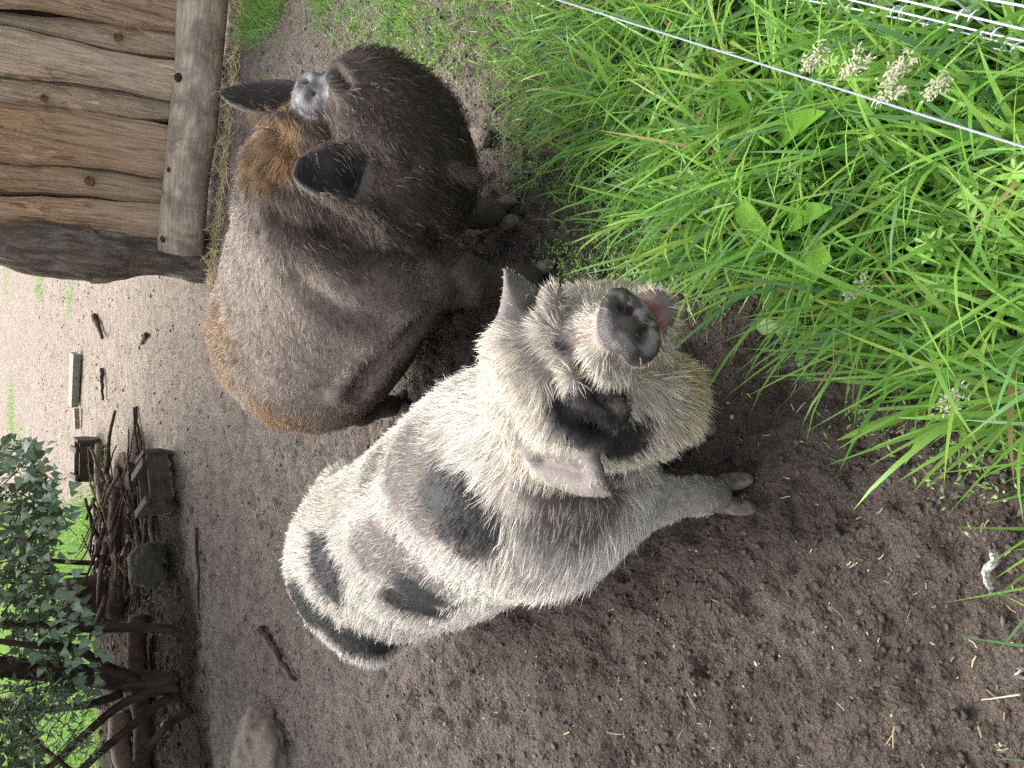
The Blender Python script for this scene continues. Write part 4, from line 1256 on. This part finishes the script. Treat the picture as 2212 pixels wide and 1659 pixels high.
# ------------------------------------------------------------------ troughs, stones, sticks, shrub
k = NT('trough_wood'); v = k.coord((.2, 1, 1)); n1 = k.noise(v, 40, 5, .6); n2 = k.noise(k.coord(), 7, 3)
col = k.ramp(n1, [(.3, (.035, .027, .021)), (.7, (.095, .076, .062))]); col = k.mix(k.ramp(n2, [(.45, (0, 0, 0)), (.7, (.6, .6, .6))]), col, (.13, .115, .10))
M['trough'] = k.set(col, .8, k.bump(n1, .5, .004), .10)
def prism(name, prof, x0, x1, mat, parent, bevel=.004):
    """a panel: profile in (y, z), thickness along x"""
    n = len(prof); V = [(x0, y, z) for y, z in prof] + [(x1, y, z) for y, z in prof]
    F = [tuple(range(n))[::-1], tuple(range(n, 2 * n))] + [(i, (i + 1) % n, n + (i + 1) % n, n + i) for i in range(n)]
    o = MB().add(V, F).build(name, mat, parent, False, bevel)
    bm = bmesh.new(); bm.from_mesh(o.data); bmesh.ops.recalc_face_normals(bm, faces=bm.faces); bm.to_mesh(o.data); bm.free()
    return o
def trough(x, y, rz, sc, label):
    c = at_z(x, y, 0); r = empty('feeding_trough', c, rz); r.scale = (sc, sc, sc)
    tag(r, label, 'trough', 'wooden feeding troughs')
    for xx in (-.20, .176):
        prism('end_panel', [(-.075, .0), (.075, .0), (.15, .10), (.13, .20), (-.13, .20), (-.15, .10)], xx, xx + .028, M['trough'], r)
    for s in (-1, 1):
        t = .022
        prism('side_board', [(s * .078, .035), (s * (.078 + t), .035), (s * (.128 + t), .185), (s * .128, .185)], -.172, .176, M['trough'], r)
    MB().box((0, 0, .045), (.348, .15, .02)).build('floor_board', M['trough'], r, False, .003)
    for xx in (-.165, .10):
        MB().box((xx, 0, .2115), (.052, .36, .022), Matrix.Rotation(.05, 3, 'Z')).build('cross_slat', M['trough'], r, False, .003)
trough(372, 1040, math.radians(22), 1.0, 'wooden feeding trough nearer the pigs with two cross slats')
trough(212, 990, math.radians(-4), 1.0, 'smaller looking wooden trough farther back on the pale sand')

def rock_mesh(name, r, seed, sub=5, amp=.22, flat=.75):
    me = bpy.data.meshes.new(name); bm = bmesh.new(); bmesh.ops.create_icosphere(bm, subdivisions=sub, radius=1); bm.to_mesh(me); bm.free()
    V = np.empty(len(me.vertices) * 3); me.vertices.foreach_get('co', V); V = V.reshape(-1, 3)
    n = 1 + amp * fbm(V, 1.2, 3, seed) + amp * .45 * fbm(V, 4, 4, seed + 3)
    V = V * n[:, None]; V = np.where(V > .82, .82 + (V - .82) * .4, V)
    V = V * np.array(r); V[:, 2] = np.maximum(V[:, 2], -r[2] * flat)
    me.vertices.foreach_set('co', V.ravel())
    for p in me.polygons: p.use_smooth = True
    me.update(); return me
def stone_mat(name, a, b_, moss=None):
    k = NT(name); v = k.coord(); n1 = k.noise(v, 12, 6, .65); n2 = k.noise(v, 90, 4, .6)
    col = k.mix(.5, k.ramp(n1, [(.3, a), (.7, b_)]), k.ramp(n2, [(.3, a), (.7, b_)]))
    if moss: col = k.mix(k.ramp(k.noise(v, 6, 4), [(.4, (0, 0, 0)), (.65, (.8, .8, .8))]), col, moss)
    return k.set(col, .85, k.bump(n2, .6, .006, k.bump(n1, .5, .02)), .08)
M['stone'] = stone_mat('field_stone', (.11, .09, .072), (.30, .255, .21))
M['mossy'] = stone_mat('mossy_stone', (.040, .036, .030), (.10, .092, .078), (.060, .062, .038))
def rock(x, y, r, rz, mat, label, seed, name='boulder', amp=.22):
    c = at_z(x, y, 0); o = link(name, rock_mesh(name, r, seed, amp=amp), mat, None, (c.x, c.y, r[2] * .62), (0, 0, rz)); tag(o, label, 'stone'); return o
rock(352, 1215, (.17, .15, .15), .3, M['mossy'], 'round mossy boulder beside the brush pile', 3, amp=.32)
rock(592, 1628, (.25, .18, .14), -.35, M['stone'], 'big pale grey boulder on the bare ground below the shrub', 7, amp=.4)
rock(1045, 300, (.055, .035, .028), 1.2, M['stone'], 'small pale stone half hidden under the grass edge', 11, 'stone')
rock(365, 1568, (.05, .04, .035), .2, M['stone'], 'fist sized stone in the shade under the low branch', 13, 'stone')

def stick_pts(a, b, n, wig, r_):
    a, b = Vector(a), Vector(b); L = (b - a).length; out = []
    off = Vector((0, 0, 0))
    for i in range(n):
        t = i / (n - 1); off += Vector((r_.uniform(-1, 1), r_.uniform(-1, 1), r_.uniform(-.4, .4))) * wig * L / n
        out.append(a.lerp(b, t) + off)
    return out
M['stick'] = wood('stick_wood', (.075, .055, .042), (.17, .135, .108), (.12, .10, .085), 2.0)
rs = random.Random(17)
def ground_stick(x0, y0, x1, y1, r, label, name='stick', wig=.25):
    a, b = at_z(x0, y0, r * .8), at_z(x1, y1, r * .8)
    pts = stick_pts(a, b, 12, wig, rs)
    for p in pts: p.z = r * .7 + rs.uniform(0, r * .5)
    mb = MB().tube(pts, [r * (1 - .5 * i / 11) for i in range(12)], 8, True, .12, rs)
    o = mb.build(name, M['dark_bark'] if r > .004 else M['straw'], None, True); tag(o, label, 'stick')
    if r <= .004: set_col(o.data, np.array([.5, .42, .28]))
    return o
ground_stick(566, 1357, 641, 1474, .018, 'dark crooked stick lying alone between boulder and spotted rump')
ground_stick(424, 1142, 430, 1335, .011, 'long thin twig lying in front of the mossy boulder')
ground_stick(203, 684, 224, 738, .03, 'short dark branch on the pale sand left of the corner post')
ground_stick(220, 795, 224, 862, .02, 'dark stick on the sand in front of the pale plank')
ground_stick(318, 722, 304, 746, .02, 'tiny stub of wood on the sand behind the ginger rump')
ground_stick(2205, 1500, 2120, 1512, .0018, 'single thin dry straw stem on the mud at the right edge', wig=.05)
# planks and lumps of timber
M['plank'] = wood('grey_plank', (.17, .155, .135), (.28, .26, .225), (.23, .215, .19), 1.5)
def plank(x, y, size, rz, label, tilt=.08):
    c = at_z(x, y, size[2] * .5 + .02); o = MB().box((0, 0, 0), size).build('plank', M['plank'], None, False, .006)
    o.location = c; o.rotation_euler = (tilt, 0, rz); tag(o, label, 'plank'); return o
plank(160, 820, (.58, .16, .07), math.radians(-12), 'pale grey plank lying on the sand far behind the pigs')
plank(165, 905, (.22, .06, .05), math.radians(15), 'short block of wood beside the farther trough')
# stump
c = at_z(250, 1292, 0)
st = empty('tree_stump', c); tag(st, 'dark broad tree stump behind the brush pile', 'stump')
pts = [Vector((0, 0, z)) for z in np.linspace(-.03, .40, 16)]
noisy_tube(pts, [.23 + .05 * math.exp(-i * .5) for i in range(16)], 40, .14, 14, 4, 21).build('trunk', M['dark_bark'], st, True)
# fallen logs behind the shrub
def fallen(x0, y0, x1, y1, Y, r, mat, label, seed):
    a, b = at_z(x0, y0, r), at_z(x1, y1, r)
    pts = [a.lerp(b, t) + Vector((0, 0, .02 * math.sin(t * 7))) for t in np.linspace(0, 1, 30)]
    o = noisy_tube(pts, [r * (1 + .06 * math.sin(i)) for i in range(30)], 24, .10, 14, 5, seed).build('fallen_log', mat, None, True); tag(o, label, 'log'); return o
fallen(300, 1330, 306, 1720, 0, .07, M['dark_bark'], 'long dark log lying behind the shrub stems', 3)
fallen(262, 1540, 268, 1730, 0, .08, M['stick'], 'pale weathered log at the lower left corner behind the shrub', 5)
fallen(262, 1050, 250, 1330, 0, .07, M['dark_bark'], 'thin dark log at the back of the brush pile', 6)
fallen(215, 960, 228, 1230, 0, .04, M['stick'], 'pale bleached pole along the rear edge of the brush pile', 9)
# brush pile
bc = at_z(290, 1110, 0); bp = empty('brush_pile', bc); tag(bp, 'heap of dead sticks and branches behind the nearer trough', 'brush pile')
me = rock_mesh('litter_mound', (.62, .40, .09), 33, 5, .6, .3)
mo = link('litter_mound', me, M['dark_bark'], bp, (-.12, .35, -.02))
for i in range(130):
    x, y = min(max(rs.gauss(268, 30), 215), 325), rs.uniform(1000, 1290)
    a = at_z(x, y, 0) - bc; an = rs.gauss(0, .55) + (math.pi if rs.random() < .5 else 0); L = rs.uniform(.18, .6)
    b = a + Vector((math.cos(an) * L, math.sin(an) * L, rs.uniform(-.06, .12)))
    h0 = rs.uniform(.02, .20) * math.exp(-((x - 265) / 45) ** 2)
    a.z, b.z = h0, max(.02, h0 + rs.uniform(-.12, .15)); r = rs.choice((.007, .010, .014, .02))
    MB().tube(stick_pts(a, b, 8, .45, rs), [r * (1 - .06 * q) for q in range(8)], 6, True, .1, rs).build('stick', M['stick'] if rs.random() < .4 else M['dark_bark'], bp, True)

# dead leaves under the shrub
g = np.random.default_rng(91); n = 2600
q = np.column_stack([g.uniform(-4.2, -.7, n), g.uniform(4.9, 8.4, n)])
hm = np.zeros(n)
for hx, hy, hr in ((-2.2, 5.9, .9), (-1.4, 6.9, .9), (-2.6, 7.0, 1.2), (-3.3, 5.8, .8), (-2.5, 8.1, .9), (-3.5, 7.7, 1.0)): hm = np.maximum(hm, np.exp(-(np.hypot(q[:, 0] - hx, q[:, 1] - hy) / hr) ** 2))
q = q[g.random(n) < hm]; n = len(q)
a = g.uniform(0, 6.28, n); L = g.uniform(.03, .075, n); ti = g.normal(.1, .3, n)
d = np.column_stack([np.cos(a) * np.cos(ti), np.sin(a) * np.cos(ti), np.sin(ti)]); sd = unit(np.cross(d, np.array([0, 0, 1.0]) + g.normal(0, .35, (n, 3)))); c0 = np.column_stack([q, zat(q) + g.uniform(.004, .03, n)])
V = np.stack([c0, c0 + d * (L * .45)[:, None] - sd * (L * .35)[:, None], c0 + d * L[:, None], c0 + d * (L * .45)[:, None] + sd * (L * .35)[:, None]], 1).reshape(-1, 3)
me = np_mesh('leaf_litter', V, quads=(np.arange(n) * 4)[:, None] + np.array([[0, 1, 2, 3]]))
set_col(me, np.repeat(np.array([.060, .041, .027]) * g.uniform(.4, 1.5, (n, 1)), 4, 0))
M['litter'] = fibre_mat('dead_leaf', .1, .9, .04)
tag(link('leaf_litter', me, M['litter']), 'brown dead leaves lying in the shade of the shrub', 'leaf litter', kind='stuff')

# ---- leafy shrub
M['leaf'] = fibre_mat('leaf_green', .32, .45, .35)
M['shrub_bark'] = M['dark_bark']
tb = at_z(374, 1480, 0)
tree = empty('shrub', tb); tag(tree, 'leafy multi stemmed shrub with grey green leaves at the lower left', 'shrub')
def limb(parent, base, pl, r0, r1, name='stem', seg=10):
    pts = [Vector(at_Y(x, y, Y)) - base for x, y, Y in pl]
    f = []
    for i in range(len(pts) - 1):
        p0, p1, p2, p3 = pts[max(i - 1, 0)], pts[i], pts[i + 1], pts[min(i + 2, len(pts) - 1)]
        for q in range(6):
            t = q / 6
            f.append(.5 * ((2 * p1) + (p2 - p0) * t + (2 * p0 - 5 * p1 + 4 * p2 - p3) * t * t + (3 * p1 - p0 - 3 * p2 + p3) * t ** 3))
    f.append(pts[-1]); n = len(f)
    return noisy_tube(f, [r0 + (r1 - r0) * i / (n - 1) for i in range(n)], seg, .12, 16, 4, int(r0 * 1e4)).build(name, M['shrub_bark'], parent, True)
limb(tree, tb, [(400, 1484, 5.68), (372, 1478, 5.70), (330, 1476, 5.72), (240, 1466, 5.75), (130, 1452, 5.75), (0, 1440, 5.7), (-200, 1420, 5.6), (-500, 1400, 5.4)], .088, .05, 'trunk', 16)
limb(tree, tb, [(395, 1362, 5.75), (300, 1356, 5.78), (200, 1358, 5.8), (100, 1350, 5.8), (-50, 1345, 5.7), (-300, 1330, 5.5)], .034, .02)
limb(tree, tb, [(398, 1490, 5.68), (320, 1496, 5.65), (250, 1530, 5.6), (170, 1600, 5.5), (60, 1700, 5.4)], .034, .022)
limb(tree, tb, [(400, 1500, 5.66), (345, 1520, 5.6), (270, 1580, 5.5), (200, 1640, 5.4), (120, 1720, 5.3)], .036, .022)
limb(tree, tb, [(300, 1470, 5.7), (230, 1440, 5.6), (160, 1400, 5.4), (80, 1395, 5.2), (-40, 1380, 5.1)], .035, .015)
limb(tree, tb, [(260, 1500, 5.7), (200, 1520, 5.6), (130, 1530, 5.5), (40, 1540, 5.4), (-80, 1540, 5.3)], .03, .015)
limb(tree, tb, [(410, 1535, 5.3), (360, 1570, 5.2), (310, 1630, 5.1), (250, 1700, 5.0)], .030, .018, 'low_branch')
tb2 = at_z(240, 1218, 0)
tree2 = empty('sapling', tb2); tag(tree2, 'thin dark sapling stems rising beside the stump', 'sapling')
limb(tree2, tb2, [(240, 1218, tb2.y), (150, 1214, tb2.y), (50, 1206, tb2.y - .1), (-100, 1195, tb2.y - .3)], .026, .016)
limb(tree2, tb2, [(190, 1240, tb2.y), (90, 1240, tb2.y), (-40, 1236, tb2.y - .2)], .012, .008)
limb(tree2, tb2, [(165, 1285, tb2.y), (60, 1262, tb2.y), (-60, 1255, tb2.y - .2)], .014, .008)
def heart(name, w, seed):
    g = np.random.default_rng(seed)
    ol = [(0, .02), (.06, w * .55), (.16, w * .98), (.28, w), (.42, w * .84), (.56, w * .62), (.70, w * .44), (.84, w * .22), (1, .004)]
    t = np.array([.115, .175, .112]) * g.uniform(.65, 1.4) * np.array([g.uniform(.85, 1.2), 1, g.uniform(.75, 1.15)])
    return leaf_mesh(name, [(x, y * g.uniform(.85, 1.15)) for x, y in ol], g.uniform(.1, .4), g.uniform(.05, .4), tuple(t))
hearts = [heart('leaf', w, s) for w, s in ((.46, 1), (.40, 2), (.52, 3), (.36, 4), (.48, 5), (.43, 6), (.55, 7))]
for h_ in hearts: h_.materials.clear(); h_.materials.append(M['leaf'])
gl = np.random.default_rng(81)
_ly = np.array([940, 965, 1000, 1050, 1100, 1150, 1200, 1260, 1330, 1400, 1460, 1500, 1540]); _lx = np.array([40, 110, 110, 150, 165, 150, 150, 160, 190, 230, 215, 200, 110])
def foliage(name, parent, base, P, size, tint, seed, shape='heart'):
    """a mass of small leaves, each a creased kite"""
    g = np.random.default_rng(seed); n = len(P)
    a = g.uniform(0, 6.28, n); ti = g.uniform(-1.1, .5, n); L = size * g.uniform(.6, 1.25, n); w = L * (.40 if shape == 'heart' else .09)
    d = np.column_stack([np.cos(a) * np.cos(ti), np.sin(a) * np.cos(ti), np.sin(ti)])
    s = unit(np.cross(d, np.array([0, 0, 1.0]) + g.normal(0, .45, (n, 3)))); u = np.cross(s, d)
    c = P
    e = lambda t, q, z: c + d * (L * t)[:, None] + s * (w * q)[:, None] + u * (w * z)[:, None]
    V = np.stack([e(0, 0, 0), e(.28, -1, .3), e(.65, -.6, .1), e(1, 0, -.3), e(.65, .6, .1), e(.28, 1, .3), e(.4, 0, 0)], 1).reshape(-1, 3)
    k0 = (np.arange(n) * 7)[:, None]
    T = np.concatenate([k0 + np.array([q]) for q in ([0, 1, 6], [1, 2, 6], [2, 3, 6], [3, 4, 6], [4, 5, 6], [5, 0, 6])])
    me = np_mesh(name, V - np.array(base), tris=T)
    c_ = np.array(tint) * g.uniform(.55, 1.35, (n, 1)) * np.column_stack([g.uniform(.85, 1.2, n), np.ones(n), g.uniform(.8, 1.2, n)])
    set_col(me, np.repeat(c_, 7, 0))
    o = link(name, me, M['leaf'], parent); o['kind'] = 'stuff'; return o
g = np.random.default_rng(83); n = 2300
yy = g.uniform(950, 1700, n); xx = np.interp(yy, _ly, _lx) * .75 - np.abs(g.normal(0, 90, n)); dd = g.uniform(5.2, 6.6, n)
P1 = np.array([list(at_Y(a, b, c_)) for a, b, c_ in zip(xx, yy, dd)])
n2 = 14000                                                   # the crown above the picture
P2 = np.column_stack([g.normal(-2.7, 1.2, n2), g.normal(6.4, 1.2, n2), g.uniform(1.7, 3.6, n2)])
P2 = P2[P2[:, 2] > 1.25 + .0 * P2[:, 1]]
crown = foliage('crown', tree, tb, np.concatenate([P1, P2]), np.concatenate([np.full(len(P1), .068), np.full(len(P2), .115)]), (.10, .155, .075), 84)
spots = []
while len(spots) < 270:
    y = gl.uniform(955, 1530); xm = np.interp(y, _ly, _lx); x = xm - abs(gl.normal(0, 1)) * 80
    if x > -30: spots.append((x, y))
for x, y in spots:
    p = at_Y(x, y, gl.uniform(4.5, 5.5)) - tb
    o = link('leaf', hearts[gl.integers(7)], None, crown, p)
    s = gl.uniform(.034, .074); o.scale = (s, s, s)
    o.rotation_euler = (gl.normal(0, .5), gl.uniform(.1, 1.1), gl.uniform(-2.9, -.2))
# twigs that carry them
for i in range(34):
    y = gl.uniform(965, 1500); xm = np.interp(y, _ly, _lx); x = gl.uniform(-40, xm * .7); Y = gl.uniform(4.8, 5.6)
    x2, y2 = x + gl.uniform(15, 90), y + gl.normal(0, 55)
    limb(tree, tb, [(x - 60, y + gl.normal(0, 40), Y + .2), (x, y, Y), (x2, y2, Y - .15)], .006, .002, 'twig', 5)
tb3 = at_z(330, 1720, 0); tree3 = empty('willow', tb3); tag(tree3, 'narrow leaved pale willow sprays at the lower left corner', 'willow')
limb(tree3, tb3, [(330, 1720, tb3.y), (200, 1690, 5.0), (100, 1620, 4.8), (40, 1560, 4.7)], .02, .006)
n = 650; q = g.random((n, 3))
P3 = np.array([list(at_Y(200 - a * 190 + g.normal(0, 12), 1655 - b * 150 + (a * -20) + g.normal(0, 8), 4.4 + c_)) for a, b, c_ in q])
foliage('narrow_leaves', tree3, tb3, P3, .065, (.15, .20, .12), 86, 'narrow')
for i in range(9):
    a, b = g.uniform(30, 190), g.uniform(1510, 1650)
    limb(tree3, tb3, [(a - 40, b + 50, 4.9), (a, b, 4.8), (a + 30, b - 45, 4.7)], .004, .0015, 'twig', 5)
# ------------------------------------------------------------------ wires
k = NT('galvanised_wire'); n1 = k.noise(k.coord(), 120, 3)
k.b.inputs['Metallic'].default_value = .35
M['wire'] = k.set(k.ramp(n1, [(.3, (.38, .40, .43)), (.7, (.58, .60, .63))]), .38, spec=.5)
k = NT('white_cord'); v = k.coord(); wv = k.n('ShaderNodeTexWave', bands_direction='DIAGONAL'); k.l(v, wv.inputs[0]); wv.inputs['Scale'].default_value = 160
M['cord'] = k.set(k.ramp(wv.outputs['Fac'], [(.2, (.15, .165, .19)), (.6, (.27, .29, .32))]), .5, k.bump(wv.outputs['Fac'], .5, .001))
a, b = at_z(2212, 318, .45), at_z(1205, 0, .45)
FE = (b - a).normalized(); FNr = Vector((FE.y, -FE.x, 0))
pts = [a + FE * s + Vector((0, 0, .004 * math.cos(s * 2))) for s in np.linspace(-1.5, 4.5, 60)]
tag(MB().tube(pts, .0016, 10).build('fence_cord', M['cord'], None, True), 'single pale electric fence cord strung across the grass', 'fence wire')
# the knotted mesh fence runs beside it
off = .20
o0 = Vector((0, 0, 0)) + FNr * off
fence = empty('mesh_fence', (o0.x, o0.y, 0)); tag(fence, 'knotted wire mesh fence in the upper right corner', 'fence')
ZS = [.03, .10, .17, .245, .325, .42, .54]
rw = random.Random(9)
for z in ZS:
    ph = rw.uniform(0, 6)
    pts = [FE * s + Vector((0, 0, z)) + FNr * .003 * math.sin(s * 9 + ph) + Vector((0, 0, .003 * math.sin(s * 21 + ph))) for s in np.linspace(-.9, 3.4, 130)]
    MB().tube(pts, .0016, 8).build('line_wire', M['wire'], fence, True)
km = None
for i, s in enumerate(np.arange(-.75, 3.2, .15)):
    s += .035
    pts = [FE * s + FNr * (.0035 + .002 * math.sin(z * 30 + i)) + Vector((0, 0, z)) for z in np.linspace(0, ZS[-1], 20)]
    MB().tube(pts, .0014, 6).build('stay_wire', M['wire'], fence, True)
    for z in ZS:
        if km is None:
            kp = []
            for q in range(26):
                t = q / 25; an = t * 2 * math.pi * 1.6
                kp.append(FE * ((t - .5) * .026) + FNr * .0075 * math.cos(an) + Vector((0, 0, .0080 * math.sin(an))))
            ko = MB().tube(kp, .0013, 6).build('knot', M['wire'], fence, True); km = ko.data
            ko.location = FE * s + Vector((0, 0, z))
        else:
            ko = link('knot', km, None, fence, FE * s + Vector((0, 0, z)))
            ko.rotation_euler = (rw.uniform(-.15, .15), rw.uniform(-.15, .15), rw.uniform(-.1, .1))
# white flaky husk on the mud
def husk(x0, y0, x1, y1, w, label, seed):
    r_ = random.Random(seed); a, b = at_z(x0, y0, .006), at_z(x1, y1, .006); d = (b - a); L = d.length; d.normalize(); s = Vector((-d.y, d.x, 0))
    V, F = [], []; n = 22
    for i in range(n + 1):
        t = i / n; c = a + d * (L * t) + s * .006 * math.sin(t * 9); ww = w * (math.sin(math.pi * min(t * 1.1 + .06, 1)) ** .5) * r_.uniform(.45, 1.1)
        for q in (-1, -.3, .4, 1): V.append(c + s * ww * q + Vector((0, 0, (.012 if abs(q) < .5 else .001) * r_.uniform(.5, 1.4))))
    for i in range(n):
        for q in range(3): F.append((i * 4 + q, i * 4 + q + 1, i * 4 + q + 5, i * 4 + q + 4))
    o = MB().add(V, F).build('husk', M['husk']); tag(o, label, 'husk'); return o
k = NT('husk'); M['husk'] = k.set(k.ramp(k.noise(k.coord(), 150, 4), [(.35, (.30, .28, .25)), (.55, (.68, .66, .62))]), .8)
husk(2143, 1185, 2133, 1290, .011, 'white flaky strip of husk lying on the mud', 4)
husk(2200, 1440, 2212, 1470, .006, 'small white husk at the right edge of the mud', 6)
